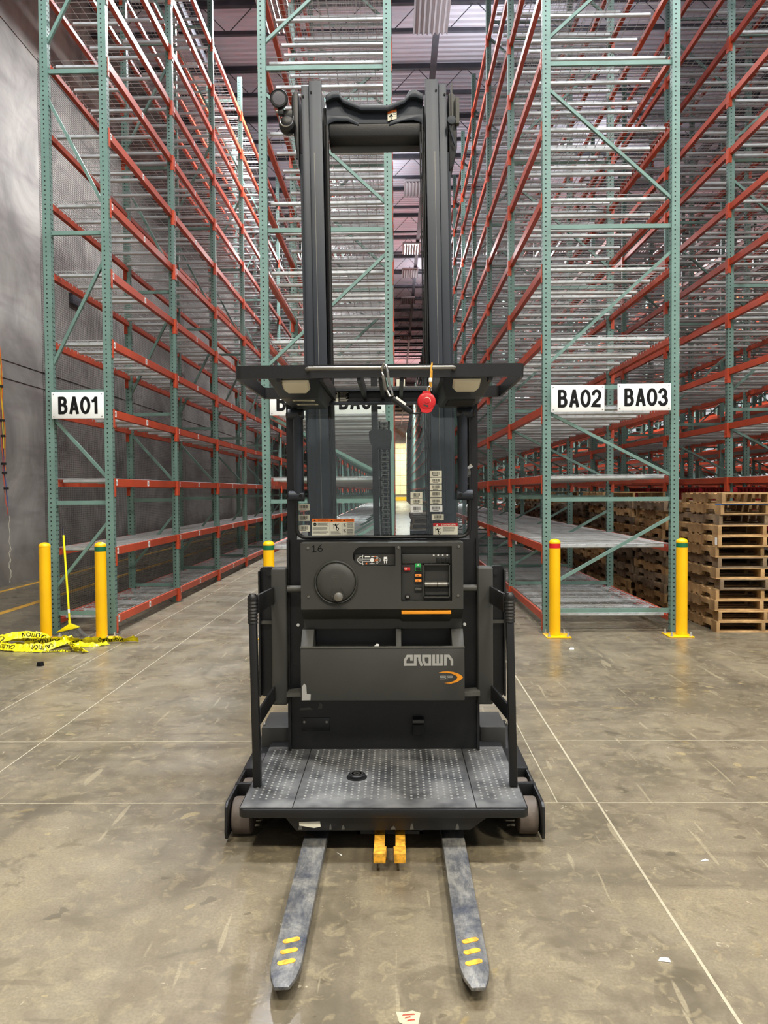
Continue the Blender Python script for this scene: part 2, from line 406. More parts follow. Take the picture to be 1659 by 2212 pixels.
gm = G(); gm.box(-.10, .10, 4, Y_BACK, 11.36, 11.50); gm.box(-.1, .1, 4, Y_BACK, 10.62, 10.78)
y = 4; k = 0
while y < Y_BACK - 1:
    gm.bar((0, y, 10.72 if k % 2 else 11.42), (0, y + .95, 11.42 if k % 2 else 10.72), .06, .06); y += .95; k += 1
gd = gm.mesh('girder', 'darksteel', smooth=False)
for X in (-4.05, 9.0, 22.0): link('girder', gd, ce, (X, 0, 0))
cd = G().box(-.07, .07, 10, Y_BACK, 11.5, 11.58).mesh('conduit', 'darksteel', smooth=False)
for X in (-2.28, .95, 3.87): link('conduit', cd, ce, (X, 0, 0))

# ceiling lights
def fixture_meshes():
    H = G().box(-.36, .36, -.62, .62, .05, .12).mesh('housing', 'fixture', bevel=.01)
    R = G()
    for i in range(-3, 4): R.prism([(i * .105 - .05, -.02), (i * .105, .05), (i * .105 + .05, -.02), (i * .105, .06)], 'y', -.6, .6)
    R = R.mesh('reflector', 'fixture', smooth=False)
    T = {}
    for nm in ('tube_on', 'tube_off'): T[nm] = G().cyl((0, -.57, .012), (0, .57, .012), .013, 8).mesh('tube', nm)
    return H, R, T
FH, FR, FT = fixture_meshes()
def fixture(x, y, z, on, label):
    t = thing('ceiling_light', (x, y, z), label, 'light', 'high bay ceiling lights')
    link('housing', FH, t); link('reflector', FR, t)
    for i in range(6): link('lamp_tube', FT['tube_on' if on else 'tube_off'], t, ((i - 2.5) * .105, 0, 0))
    link('hanger', G().cyl((0, -.4, .12), (0, -.4, .22), .012, 6).cyl((0, .4, .12), (0, .4, .22), .012, 6).mesh('hanger', 'darksteel'), t)
fixture(-2.35, 16.0, 11.3, True, 'glowing ceiling light brightest at the top of the photo above the left aisle')
for y, on, lb in ((16.1, False, 'unlit ribbed ceiling light largest, at the top centre of the photo above the truck mast'),
                  (25.2, False, 'unlit ceiling light second along the middle aisle, just above the glowing one'),
                  (31.4, True, 'glowing ceiling light along the middle aisle seen between the mast rails'),
                  (34.9, False, 'unlit ceiling light directly beyond the glowing one in the middle aisle'),
                  (39.9, False, 'unlit ceiling light fifth along the middle aisle between the mast rails'),
                  (49.5, False, 'smallest unlit ceiling light, far down the middle aisle between the mast rails')):
    fixture(.80 if y < 20 else .70, y, 11.3, on, lb)
for X, lb in ((-2.28, 'glowing ceiling light in the left aisle seen through decks beside the mast'), (6.93, 'glowing ceiling light seen through decks left of the right front frame'),
              (10.0, 'glowing ceiling light seen through decks right of the right front frame'), (13.06, 'rightmost glowing ceiling light far behind the right racks')):
    fixture(X, 31.4, 11.3, True, lb)

# ================================================================== RACKS
Y0 = 8.44; BAY = 2.51; HT = 10.06; LV = [.196 + .764 * k for k in range(13)]
PW, PD = .085, .075
def post_geo(gm, x, y, holes=True):
    gm.box(x - PW / 2, x + PW / 2, y - PD / 2, y + PD / 2, .01, HT)
    if holes:
        z = .09
        while z < HT - .05:
            h = .0075; e = .0008
            yy = y - PD / 2 - e
            gm.add([(x - h - .008, yy, z - h), (x + h - .008, yy, z - h), (x + h - .008, yy, z + h), (x - h - .008, yy, z + h)], [(0, 1, 2, 3)], 1)
            for sx in (-1, 1):
                xx = x + sx * (PW / 2 + e)
                for yy in (y - .018, y + .018):
                    gm.add([(xx, yy - h, z - h), (xx, yy + h, z - h), (xx, yy + h, z + h), (xx, yy - h, z + h)], [(0, 1, 2, 3)], 1)
            z += .0508
HB = [.24, 1.46, 2.68, 4.41, 6.15, 7.88, 9.6]
DG = [(.50, 1.28), (2.42, 1.70), (2.92, 4.17), (5.91, 4.67), (6.40, 7.62), (9.35, 8.12)]
post_me = None
g_ = G(); post_geo(g_, 0, 0); POST = g_.mesh('post', ['green', 'hole'], smooth=False)
FOOT = G().box(-.075, .075, -.06, .06, 0, .01).cyl((.055, .035, .01), (.055, .035, .03), .01, 6).cyl((-.055, -.035, .01), (-.055, -.035, .03), .01, 6).mesh('foot_plate', 'steel', smooth=False)
BH = .085
def beam_geo(gm, x, y, z, side, plates=True):
    L_ = BAY - PW
    gm.prism([(x - .026, z - BH), (x + .026, z - BH), (x + .026, z - (0 if side > 0 else .035)), (x + (.0 if side > 0 else -.0), z - (0 if side > 0 else .035)),
              (x, z - (.035 if side > 0 else 0)), (x - .026, z - (.035 if side > 0 else 0))], 'y', y + PD / 2, y + BAY - PD / 2)
    if plates: plate_geo(gm, x, y, z, side); plate_geo(gm, x, y + BAY, z, side, True)
def plate_geo(gm, x, y, z, side, end=False):
    xo = x + side * (PW / 2 + .001); x2 = xo + side * .005
    a, b = (y - .038, y - .001) if end else (y + .001, y + .038)
    gm.box(min(xo, x2), max(xo, x2), a, b, z - .20, z + .004)
    # return flange against the beam and a rivet head
    c = a - .006 if end else b
    gm.box(min(x, x2), max(x, x2), c, c + .006, z - .20, z + .004)
    gm.box(min(x2, x2 + side * .006), max(x2, x2 + side * .006), (a + b) / 2 - .006, (a + b) / 2 + .006, z - .150, z - .138)
def rod(gm, p, q, r):
    gm.tube([p, q], r, 4, 0, caps=False)
def deck_geo(gm, wdt, L_=1.185, nx=12, ny=14, chan=True, r=.0030, fall=True):
    """wire deck, origin at the middle of its near edge on the beams' top; spans wdt in X, L_ in Y"""
    hw = wdt / 2
    for i in range(nx):
        yy = .02 + (L_ - .04) * i / (nx - 1)
        rod(gm, (-hw, yy, .003), (hw, yy, .003), r)
        if fall:
            for s_ in (-1, 1): rod(gm, (s_ * hw, yy, .003), (s_ * hw, yy, -.03), r)
    for i in range(ny):
        xx = -hw + .02 + (wdt - .04) * i / (ny - 1)
        rod(gm, (xx, 0, -.002), (xx, L_, -.002), r)
    if chan:
        for yy in (.10, L_ / 2, L_ - .10): chan_geo(gm, wdt, yy, 1)
def chan_geo(gm, wdt, yy, mi=0):
    hw = wdt / 2 - .045
    gm.prism([(yy - .009, -.044), (yy + .009, -.044), (yy + .019, -.032), (yy + .017, -.006), (yy - .017, -.006), (yy - .019, -.032)], 'x', -hw, hw, mi)
DECKS = {}
def deck_meshes(wdt):
    k = round(wdt, 3)
    if k not in DECKS:
        ny = max(6, int(wdt / .1))
        a = G(); deck_geo(a, wdt, ny=ny, chan=False)
        b = G(); deck_geo(b, wdt, ny=ny, chan=True, fall=False)
        c = G(); chan_geo(c, wdt, 0)
        DECKS[k] = (a.mesh('wire_deck', 'galv', smooth=False), b.mesh('wire_deck', ['galv', 'deckwhite'], smooth=False), c.mesh('support_channel', 'deckwhite', smooth=False))
    return DECKS[k]
LABEL = G().box(0, .0012, -.03, .03, -.033, .033, 0)
for i in range(4):
    for j in range(4):
        if (i * 7 + j * 5) % 3: LABEL.box(.0012, .0016, -.02 + i * .01, -.012 + i * .01, -.02 + j * .01, -.012 + j * .01, 1)
LABEL = LABEL.mesh('barcode_label', ['white', 'ink'], smooth=False)
BEAM = {}
for side in (-1, 1):
    a = G(); beam_geo(a, 0, 0, 0, side, False); b = G(); beam_geo(b, 0, 0, 0, side, True)
    c = G(); plate_geo(c, 0, 0, 0, side); d = G(); plate_geo(d, 0, BAY, 0, side, True)
    BEAM[side] = (a.mesh('beam', 'orange', smooth=False), b.mesh('beam', 'orange', smooth=False), c.mesh('end_plate', 'orange', smooth=False), d.mesh('end_plate', 'orange', smooth=False))
BR = {}
def braces(wd):
    k = round(wd, 3)
    if k not in BR:
        h = G().box(0, wd, -.016, .016, -.022, .022).mesh('horizontal_brace', 'green', smooth=False)
        ds = [G().bar((0, 0, a), (wd, 0, b), .032, .036, up=(0, 1, 0)).mesh('diagonal_brace', 'green', smooth=False) for a, b in DG]
        BR[k] = (h, ds)
    return BR[k]
def far_bay(xl, xr, coarse):
    """one distant bay: its near frame, beams and decks"""
    gm = G(); wd = xr - xl - PW
    a, b = xl + PW / 2, xr - PW / 2
    for x in (a, b): gm.box(x - PW / 2, x + PW / 2, -PD / 2, PD / 2, 0, HT, 0)
    for z in HB: gm.box(a, b, -.016, .016, z - .022, z + .022, 0)
    for p, q in DG: gm.bar((a, 0, p), (b, 0, q), .032, .036, 0, (0, 1, 0))
    for z in LV:
        for x, sd in ((a, -1), (b, 1)):
            gm.box(x - .026, x + .026, PD / 2, BAY - PD / 2, z - BH, z, 1)
            xo = x + sd * PW / 2
            gm.box(min(xo, xo + sd * .006), max(xo, xo + sd * .006), -.038, .038, z - .2, z, 1)
        d = G(); dw = G()
        n_x = 12 if coarse else 18
        for i in range(n_x):
            yy = .06 + (BAY - .12) * i / (n_x - 1)
            d.tube([(a + .02, yy, z + .003), (b - .02, yy, z + .003)], .004, 3, 2, caps=False)
        for i in range(3 if coarse else 6):
            xx = a + .1 + (b - a - .2) * i / (2 if coarse else 5)
            d.tube([(xx, .05, z), (xx, BAY - .05, z)], .003, 3, 2, caps=False)
        for yy in (.16, .62, 1.06, 1.42, 1.86, 2.34):
            dw.add([(a + .03, yy - .02, z - .006), (a + .03, yy, z - .045), (a + .03, yy + .02, z - .006), (b - .03, yy - .02, z - .006), (b - .03, yy, z - .045), (b - .03, yy + .02, z - .006)],
                  [(0, 1, 4, 3), (1, 2, 5, 4), (0, 3, 5, 2)], 2)
        gm.add(d.v, d.f, 2); gm.add(dw.v, dw.f, 3)
    return gm
def build_rack(xl, xr, n_ind, n_tot, label, detail_bays=3, label_sides=()):
    xc = (xl + xr) / 2
    t = thing('pallet_rack', (xc, Y0, 0), label, 'rack', 'rows of pallet racking')
    a, b = xl + PW / 2 - xc, xr - PW / 2 - xc; wd = b - a
    hme, dme = braces(wd); d0, d1, ch = deck_meshes(wd - .02)
    for i in range(n_ind + 1):
        if i == n_ind and n_tot > n_ind: break
        y = i * BAY
        for x in (a, b):
            p = link('post', POST, t, (x, y, 0))
            link('foot_plate', FOOT, p)
        for z in HB: link('horizontal_brace', hme, t, (a, y, z))
        for q in dme: link('diagonal_brace', q, t, (a, y, 0))
    for i in range(n_ind):
        y = i * BAY
        for z in LV:
            for x, sd in ((a, -1), (b, 1)):
                det = i < detail_bays
                o = link('beam', BEAM[sd][0 if det else 1], t, (x, y, z))
                if det:
                    link('end_plate', BEAM[sd][2], o); link('end_plate', BEAM[sd][3], o)
                if sd in label_sides and i < 5:
                    for yy in (.12, 1.22): link('barcode_label', LABEL, o, (.026, yy, -.042))
            for j in range(2):
                o = link('wire_deck', d0 if i < detail_bays else d1, t, (0, y + .06 + j * 1.2, z))
                if i < detail_bays:
                    for yy in (.10, .5925, 1.085): link('support_channel', ch, o, (0, yy, 0))
    if n_tot > n_ind:
        gm = far_bay(xl - xc, xr - xc, n_ind == 0)
        o = link('far_bays', gm.mesh('far_bays', ['green', 'orange', 'galv', 'deckwhite'], smooth=False), t, (0, n_ind * BAY, 0))
        md = o.modifiers.new('array', 'ARRAY'); md.count = n_tot - n_ind; md.use_relative_offset = False
        md.use_constant_offset = True; md.constant_offset_displace = (0, BAY, 0)
        tag(o, kind='stuff')
    return t
NB = 44
build_rack(-3.83, -3.105, 11, NB, 'narrow single rack along the grey concrete wall, carrying the BA01 sign on its end', 3, (1,))
build_rack(-1.46, -.018, 11, NB, 'wide rack directly behind the order picker truck, its end seen through the mast', 3)
build_rack(1.605, 3.078, 11, NB, 'wide rack right of the truck with the BA02 and BA03 signs on its end', 3)
build_rack(4.67, 6.13, 7, NB, 'wide rack at the right edge of the photo beyond the stacked pallets', 2)
for i, lb in ((1, 'rack in the background, first behind the right edge rack'), (2, 'rack in the background, second behind the right edge rack'),
              (3, 'rack in the background, third behind the right edge rack'), (4, 'rack in the background, fourth behind the right edge rack'),
              (5, 'rack in the background, farthest behind the right edge rack')):
    build_rack(4.67 + 3.065 * i, 6.13 + 3.065 * i, 0, NB - 6, lb)

# safety net on the wall side of the narrow rack
gm = G(); sp = .026; z = .06
while z < 6.3:
    gm.bar((0, 0, z), (0, 62, z), .0026, .0026); z += sp
y = 0
while y < 62:
    gm.bar((0, y, .05), (0, y, 6.3), .0026, .0026); y += sp if y < 30 else sp * 2
tag(link('safety_net', gm.mesh('safety_net', 'net', smooth=False), None, (-3.86, 8.41, 0)), 'black safety netting hung on the wall side of the narrow rack', 'net', kind='stuff')

# aisle signs
def arc(cx, cz, rx, rz_, a0, a1, n=10): return [(cx + rx * cos(radians(a0 + (a1 - a0) * i / n)), cz + rz_ * sin(radians(a0 + (a1 - a0) * i / n))) for i in range(n + 1)]
GLYPH = {'B': [([(0, -.09), (0, 1.09)], False), ([(-.05, 1), (.22, 1)] + arc(.22, .77, .17, .23, 90, -90, 8) + [(0, .54)], False), ([(-.05, 0), (.24, 0)] + arc(.24, .27, .20, .27, -90, 90, 8) + [(0, .54)], False)],
         'A': [([(-.04, -.09), (.20, 1.09)], False), ([(.44, -.09), (.20, 1.09)], False), ([(.05, .27), (.35, .27)], False), ([(.13, 1.0), (.27, 1.0)], False)],
         '0': [(arc(.25, .5, .25, .5, 0, 345, 23), True)],
         '1': [([(.22, -.09), (.22, 1.09)], False), ([(-.08, .78), (.12, .82), (.20, 1.0)], False)],
         '2': [([(-.01, .70)] + arc(.22, .72, .23, .28, 170, -15, 10) + [(.36, .46), (.10, .20), (0, .02), (.50, 0)], False)],
         '3': [([(-.01, .74)] + arc(.20, .75, .20, .25, 165, -70, 9) + [(.15, .53)], False), ([(.15, .53)] + arc(.21, .26, .24, .27, 75, -165, 11) + [(-.03, .24)], False)]}
def sign(x, body, z, label):
    t = thing('aisle_sign', (x, 8.37, z), label, 'sign', 'aisle signs')
    gm = G().box(-.287, .287, -.003, .003, -.144, .144)
    link('plate', gm.mesh('plate', 'white', bevel=.0015), t)
    q = G(); h = .160; tk = .034
    for ch_, xo in zip(body, (-.1985, -.0715, .043, .166)):
        for n_s, (pts, cl) in enumerate(GLYPH[ch_]): stroke(q, pts, tk, -.0031 - n_s * .0004, 0, closed=cl, x0=xo, z0=-.081, s=(h, h), th=.0003)
    link('lettering', q.mesh('lettering', 'ink', smooth=False), t)
    for sx in (-1, 1):
        for sz in (-1, 1):
            link('screw', G().cyl((sx * .265, -.006, sz * .122), (sx * .265, 0, sz * .122), .006, 8).mesh('screw', 'steel'), t)
sign(-3.465, 'BA01', 2.525, 'white BA01 sign on the narrow rack by the concrete wall')
sign(1.975, 'BA02', 2.552, 'white BA02 sign beside the BA03 sign on the right rack')
sign(2.690, 'BA03', 2.56, 'white BA03 sign on the right rack')
sign(-1.075, 'BA01', 2.54, 'white sign behind the truck canopy, only its first letter showing left of the mast')
sign(-.395, 'BA02', 2.55, 'white sign behind the truck canopy, its lower half seen between the mast rails')

# ================================================================== BOLLARDS
def bollard(x, y, band, label, rz=0, off=(0, 0)):
    t = thing('bollard', (x, y, 0), label, 'bollard', 'yellow steel bollards')
    r = .059
    prof = [(r, .012), (r, .996), (r * 1.03, .998), (r * 1.03, 1.008), (r * .97, 1.019), (r * .8, 1.030), (r * .5, 1.040), (r * .2, 1.044), (.0001, 1.045)]
    link('tube', G().lathe((0, 0, 0), (0, 0, 1), prof, 28).mesh('tube', 'yellow'), t)
    bp = link('base_plate', G().box(-.13 + off[0], .13 + off[0], -.13 + off[1], .13 + off[1], 0, .012).mesh('base_plate', 'yellow', bevel=.003), t)
    for sx in (-1, 1):
        for sy in (-1, 1):
            bx, by = sx * .1 + off[0], sy * .1 + off[1]
            link('anchor_bolt', G().cyl((bx, by, .012), (bx, by, .026), .017, 6).cyl((bx, by, .026), (bx, by, .055), .009, 8).mesh('anchor_bolt', 'logosilver'), bp)
    if band:
        link('band', G().lathe((0, 0, 0), (0, 0, 1), [(r * 1.012, .946), (r * 1.012, .993)], 28).mesh('band', band), t)
    t.rotation_euler.z = rz
bollard(-3.745, 8.12, None, 'plain yellow bollard without a band, left of the broom')
bollard(-3.155, 8.14, 'bandgreen', 'yellow bollard with green band, right of the broom')
bollard(-1.365, 8.20, 'bandgreen', 'yellow bollard with green band, partly hidden behind the left side of the truck')
bollard(1.695, 8.22, 'bandred', 'yellow bollard with red band, by the BA02 rack post', off=(.02, 0))
bollard(3.045, 8.22, 'bandgreen', 'yellow bollard with green band, beside the stacked pallets', off=(-.04, 0))

# ================================================================== PALLETS
PWD, PLN, PHT = 1.016, 1.22, .1168
def stringer_poly():
    h0, h1 = .0135, .1033
    p = [(0, h0), (.15, h0), (.165, h0 + .038), (.375, h0 + .038), (.39, h0), (.83, h0), (.845, h0 + .038), (1.055, h0 + .038), (1.07, h0), (PLN, h0), (PLN, h1), (0, h1)]
    return p
def pallet_parts():
    r = []
    for x in (0, PWD / 2 - .019, PWD - .038): r.append(('stringer', G().prism(stringer_poly(), 'x', x, x + .038)))
    y = 0
    for i, (yy, wd) in enumerate(((0, .14), (.20, .09), (.375, .09), (.565, .09), (.755, .09), (.93, .09), (1.08, .14))):
        r.append(('top_board', G().box(0, PWD, yy, yy + wd, .1033, .1168)))
    for yy, wd in ((0, .14), (.42, .09), (.565, .09), (.71, .09), (1.08, .14)): r.append(('bottom_board', G().box(0, PWD, yy, yy + wd, 0, .0135)))
    return r
PP = {k: [(nm, gq.mesh(nm, k, smooth=False)) for nm, gq in pallet_parts()] for k in ('wood', 'woodold')}
def whole(k):
    gm = G()
    for nm, gq in pallet_parts(): gm.add(gq.v, gq.f)
    return gm.mesh('pallet', k, smooth=False)
PWH = {k: whole(k) for k in PP}
ORD = ['bottom', 'second', 'third', 'fourth', 'fifth', 'sixth', 'seventh', 'eighth', 'ninth', 'tenth', 'eleventh', 'twelfth', 'top']
rng = random.Random(3)
front_kinds = ['wood', 'wood', 'wood', 'wood', 'woodold', 'wood', 'woodold', 'wood', 'wood', 'wood', 'woodold', 'wood', 'wood']
for k in range(13):
    lb = 'wooden pallet %s of the front stack beside the green banded bollard' % (('at the ' + ORD[k]) if k in (0, 12) else (ORD[k] + ' from the bottom'))
    dx = rng.uniform(-.03, .035)
    t = thing('wooden_pallet', (3.50 + dx, 8.38 + rng.uniform(-.02, .03), k * PHT), lb, 'pallet', 'pallets of the front stack')
    t.rotation_euler.z = radians(rng.uniform(-1.0, 1.0))
    for nm, me in PP[front_kinds[k]]:
        o = link(nm, me, t)
        if k == 11 and nm == 'top_board' and o.name.startswith('top_board') and me is PP['wood'][3][1]:
            o.data = me.copy(); o.data.materials.clear(); o.data.materials.append(MATS['bluepaint'])
    if k == 8:
        link('barcode_sticker', G().box(-.0015, 0, .03, .085, .02, .10).mesh('barcode_sticker', 'white', smooth=False), t)
near = ['second', 'third', 'fourth', 'fifth', 'sixth', 'seventh', 'eighth', 'ninth', 'tenth']
for s_ in range(9):
    n_p = (12, 12, 13, 12, 11, 13, 12, 12, 12)[s_]
    for k in range(n_p):
        kd = 'wood' if rng.random() < .35 else 'woodold'
        loc = (3.40 + rng.uniform(-.04, .04), 9.78 + s_ * 1.36 + rng.uniform(-.03, .03), k * PHT)
        lb = 'worn wooden pallet %s in the %s stack along the right aisle' % ('at the top' if k == n_p - 1 else 'at the bottom' if k == 0 else ORD[k] + ' from bottom', near[s_])
        t = tag(link('wooden_pallet', PWH[kd], None, loc), lb, 'pallet', 'pallets of the %s stack' % near[s_])
        t.rotation_euler.z = radians(rng.uniform(-1.2, 1.2))
for s_, (x, y, n_p) in enumerate(((.35, 17.2, 9), (.38, 18.7, 10))):
    for k in range(n_p):
        lb = 'grey wooden pallet %s in the %s stack seen through the truck window' % ('at the top' if k == n_p - 1 else 'at the bottom' if k == 0 else ORD[k] + ' from bottom', 'nearer' if s_ == 0 else 'farther')
        t = tag(link('wooden_pallet', PWH['woodold'], None, (x + rng.uniform(-.03, .03), y, k * PHT)), lb, 'pallet', 'pallets of the %s middle aisle stack' % ('nearer' if s_ == 0 else 'farther'))

# red bins on the low level of the right edge rack
RB = G()
RB.box(-.56, .56, 0, 1.12, .0, .04).box(-.56, -.53, 0, 1.12, .04, .62).box(.53, .56, 0, 1.12, .04, .62).box(-.53, .53, 0, .03, .04, .62).box(-.53, .53, 1.09, 1.12, .04, .62)
for i in range(9): RB.box(-.575, -.56, .06 + i * .12, .08 + i * .12, .05, .6)
for zz in (.2, .4, .6): RB.box(-.578, -.56, 0, 1.12, zz, zz + .02)
RB = RB.mesh('red_bin', 'redbin', smooth=False)
for i in range(6):
    tag(link('plastic_bin', RB, None, (5.38, Y0 + .10 + i * 1.255, LV[1] + .006)), 'dark red plastic bin on the low shelf behind the pallets, %s' % ('nearest the camera', 'second nearest', 'third nearest', 'fourth nearest', 'fifth nearest', 'farthest back')[i], 'bin', 'red bins on the right rack')

# ================================================================== ORDER PICKER TRUCK
TR = (-.062, 3.6, 0)
truck = thing('order_picker_truck', TR, 'dark grey stand-up order picker forklift with raised mast, standing in the foreground', 'forklift')
def part(name, gm, mt, parent=None, bevel=0, smooth=True, seg=2, kind=None, label=None):
    o = link(name, gm.mesh(name, mt, off=TR, bevel=bevel, smooth=smooth, seg=seg), parent or truck)
    return tag(o, label, None, None, kind)
# --- forks
for xa, xb in ((-.411, -.309), (.190, .289)):
    c = (xa + xb) / 2
    poly = [(xa, 3.75), (xb, 3.75), (xb - .002, 2.40), (xb - .010, 2.345), (xb - .026, 2.295), (xa + .030, 2.292), (xa + .012, 2.345), (xa + .003, 2.40)]
    gm = G(); n = len(poly)
    bot = [.012, .012, .040, .046, .050, .050, .046, .040]
    gm.add([(a, b, .062) for a, b in poly] + [(a, b, z) for (a, b), z in zip(poly, bot)],
           [tuple(range(n)), tuple(range(2 * n - 1, n - 1, -1))] + [(i, i + n, (i + 1) % n + n, (i + 1) % n) for i in range(n)])
    fk = part('fork', gm, 'forksteel', bevel=.003)
    for yy in (2.536, 2.476, 2.417):
        pts = []; hl = .030; hw_ = .0115
        ang = radians(22); ca, sa = cos(ang), sin(ang)
        for i in range(9):
            t_ = -pi / 2 + pi * i / 8; pts.append((hl - hw_ + hw_ * cos(t_), hw_ * sin(t_)))
        for i in range(9):
            t_ = pi / 2 + pi * i / 8; pts.append((-hl + hw_ + hw_ * cos(t_), hw_ * sin(t_)))
        gm = G().prism([(c + u * ca - v * sa, yy + u * sa + v * ca) for u, v in pts], 'z', .062, .0635)
        part('grip_strip', gm, 'tapeyellow', fk, smooth=False)
# --- pallet clamp jaws
for xa, xb, s_ in ((-.101, -.056, 1), (-.011, .031, -1)):
    jw = part('clamp_jaw', G().box(xa, xb, 3.12, 3.42, .052, .082), 'tapeyellow', bevel=.003)
    e = xb if s_ > 0 else xa
    part('jaw_tip', G().prism([(xa - (.004 if s_ < 0 else 0), 3.10), (xb + (.004 if s_ > 0 else 0), 3.10), (xb + (.008 if s_ > 0 else 0), 3.165), (xa - (.008 if s_ < 0 else 0), 3.165)], 'z', .046, .088), 'tapeyellow', jw, bevel=.002)
part('clamp_bracket', G().box(-.18, .11, 3.34, 3.40, .06, .075).box(-.18, -.165, 3.34, 3.40, .06, .12).box(.095, .11, 3.34, 3.40, .06, .12), 'black')
# --- platform
def rrect(x0, x1, y0, y1, r, n=5):
    out = []
    for cx, cy, a0 in ((x1 - r, y0 + r, -pi / 2), (x1 - r, y1 - r, 0), (x0 + r, y1 - r, pi / 2), (x0 + r, y0 + r, pi)):
        for i in range(n + 1): out.append((cx + r * cos(a0 + pi / 2 * i / n), cy + r * sin(a0 + pi / 2 * i / n)))
    return out
plat = part('platform', G().prism(rrect(-.683, .559, 3.235, 4.30, .035), 'z', .175, .212), 'black', bevel=.004)
part('front_skirt', G().prism([(-.494, .178), (-.438, .108), (.311, .112), (.401, .180)], 'y', 3.262, 3.30), 'black', plat, bevel=.003)
part('skirt_sticker', G().prism([(-.425, .148), (-.335, .151), (-.332, .128), (-.36, .122), (-.424, .133)], 'y', 3.2605, 3.262), 'paper', plat, smooth=False)
for x, w_, h_ in ((-.42, .016, .030), (-.29, .010, .028), (-.235, .014, .022), (-.02, .022, .016), (.06, .016, .030), (.255, .016, .030)):
    part('paint_wear', G().prism([(x - w_ / 2, .114), (x + w_ / 2, .115), (x + w_ * .35, .114 + h_ * .6), (x + w_ * .1, .114 + h_), (x - w_ * .3, .114 + h_ * .7)], 'y', 3.2608, 3.262), 'greylight', plat, smooth=False)
part('underbody', G().box(-.46, .34, 3.35, 4.3, .10, .176), 'black', plat)
mats_x = ((-.675, -.452), (-.449, .334), (.337, .551))
for i, (a, b) in enumerate(mats_x):
    mt_ = part('floor_mat', G().box(a, b, 3.245, 4.02, .212, .219), 'rubber', bevel=.002)
    st = G(); nx = int((b - a - .05) / .0295); ox = (b - a - nx * .0295) / 2
    for u in range(nx + 1):
        for v in range(22):
            x = a + ox + u * .0295; y = 3.335 + v * .031 + (.0155 if u % 2 else 0)
            if y > 3.985 or (i == 1 and (x + .192) ** 2 + (y - 3.585) ** 2 < .055 ** 2): continue
            st.lathe((x, y, .219), (0, 0, 1), [(.0062, 0), (.0042, .0020)], 6)
    part('tread_studs', st, 'stud', mt_, smooth=False, kind='stuff')
bt = part('foot_button', G().lathe((-.192, 3.585, .219), (0, 0, 1), [(.048, 0), (.048, .004), (.040, .005), (.040, .016), (.036, .019), (.0001, .0195)], 28), 'black')
part('button_ribs', G().lathe((-.192, 3.585, .2385), (0, 0, 1), [(.030, 0), (.030, .002), (.025, .002), (.025, 0)], 24).lathe((-.192, 3.585, .2385), (0, 0, 1), [(.016, 0), (.016, .002), (.010, .002), (.010, 0)], 20), 'greydark', bt)
# --- straddle legs and load wheels
for s_, xo, xi in ((-1, -.772, -.652), (1, .652, .532)):
    a, b = min(xo, xi), max(xo, xi)
    o0, o1 = (a, a + .014) if s_ < 0 else (b - .014, b)
    i0, i1 = (b - .010, b) if s_ < 0 else (a, a + .010)
    leg = part('straddle_leg', G().prism([(3.375, .02), (3.365, .05), (3.375, .165), (3.40, .18), (4.55, .18), (4.55, .03), (3.72, .02)], 'x', o0, o1)
               .prism([(3.52, .06), (3.52, .17), (4.55, .18), (4.55, .03)], 'x', i0, i1)
               .box(a, b, 3.60, 3.625, .10, .185).box(a, b, 3.80, 4.6, .05, .185), 'black', bevel=.003)
    for yy in (3.487, 3.715):
        wx0, wx1 = (o1 + .004, i0 - .002) if s_ < 0 else (i1 + .002, o0 - .004)
        xm = (wx0 + wx1) / 2
        wheel = part('load_wheel', G().lathe((xm, yy, .083), (1, 0, 0), [(.03, -.047), (.070, -.047), (.080, -.040), (.082, -.03), (.082, .03), (.080, .040), (.070, .047), (.03, .047)], 32), 'tyre', leg)
    part('axle_bolt', G().cyl((o0 - .006 if s_ < 0 else o1, 3.487, .083), (o0 if s_ < 0 else o1 + .006, 3.487, .083), .018, 6), 'steel', leg)
# --- power unit behind the mast and its low side boxes
part('power_unit', G().box(-.58, .44, 4.56, 5.55, .06, 1.12), 'mastgrey', bevel=.03)
for a, b in ((-.738, -.575), (.447, .588)):
    part('side_box', G().prism([(4.13, .175), (4.13, .290), (4.41, .292), (4.41, .10), (4.13, .10)], 'x', a, b), 'greydark', bevel=.008)
# --- operator panel: black upright wall with window
xl_, xr_ = -.565, .425
pn = G()
pn.box(xl_, xr_, 3.985, 4.03, .21, 1.318)                       # lower sheet
pn.box(xl_, -.520, 3.985, 4.03, 1.318, 2.015).box(.385, xr_, 3.985, 4.03, 1.318, 2.015)
wall_ = part('panel_wall', pn, 'black')
part('side_rib', G().prism([(3.955, .212), (3.985, .212), (3.985, 1.32), (3.965, 1.32)], 'x', xl_ - .002, xl_ + .012), 'black', wall_)
part('side_rib', G().prism([(3.955, .212), (3.985, .212), (3.985, 1.32), (3.965, 1.32)], 'x', xr_ - .012, xr_ + .002), 'black', wall_)
def seal():
    r = .045; x0, x1, z0, z1 = -.515, .380, 1.330, 2.0
    P = [(x0, z1)]
    for i in range(7): t_ = pi + pi / 2 * i / 6; P.append((x0 + r + r * cos(t_), z0 + r + r * sin(t_)))
    for i in range(7): t_ = -pi / 2 + pi / 2 * i / 6; P.append((x1 - r + r * cos(t_), z0 + r + r * sin(t_)))
    P.append((x1, z1)); return P
part('window_seal', G().tube([(a, 3.980, b) for a, b in seal()], .010, 8), 'black', wall_)
win = part('window_pane', G().box(-.517, .382, 4.000, 4.004, 1.322, 2.01), 'glass', smooth=False, label='clear window pane')
YW = 3.9992
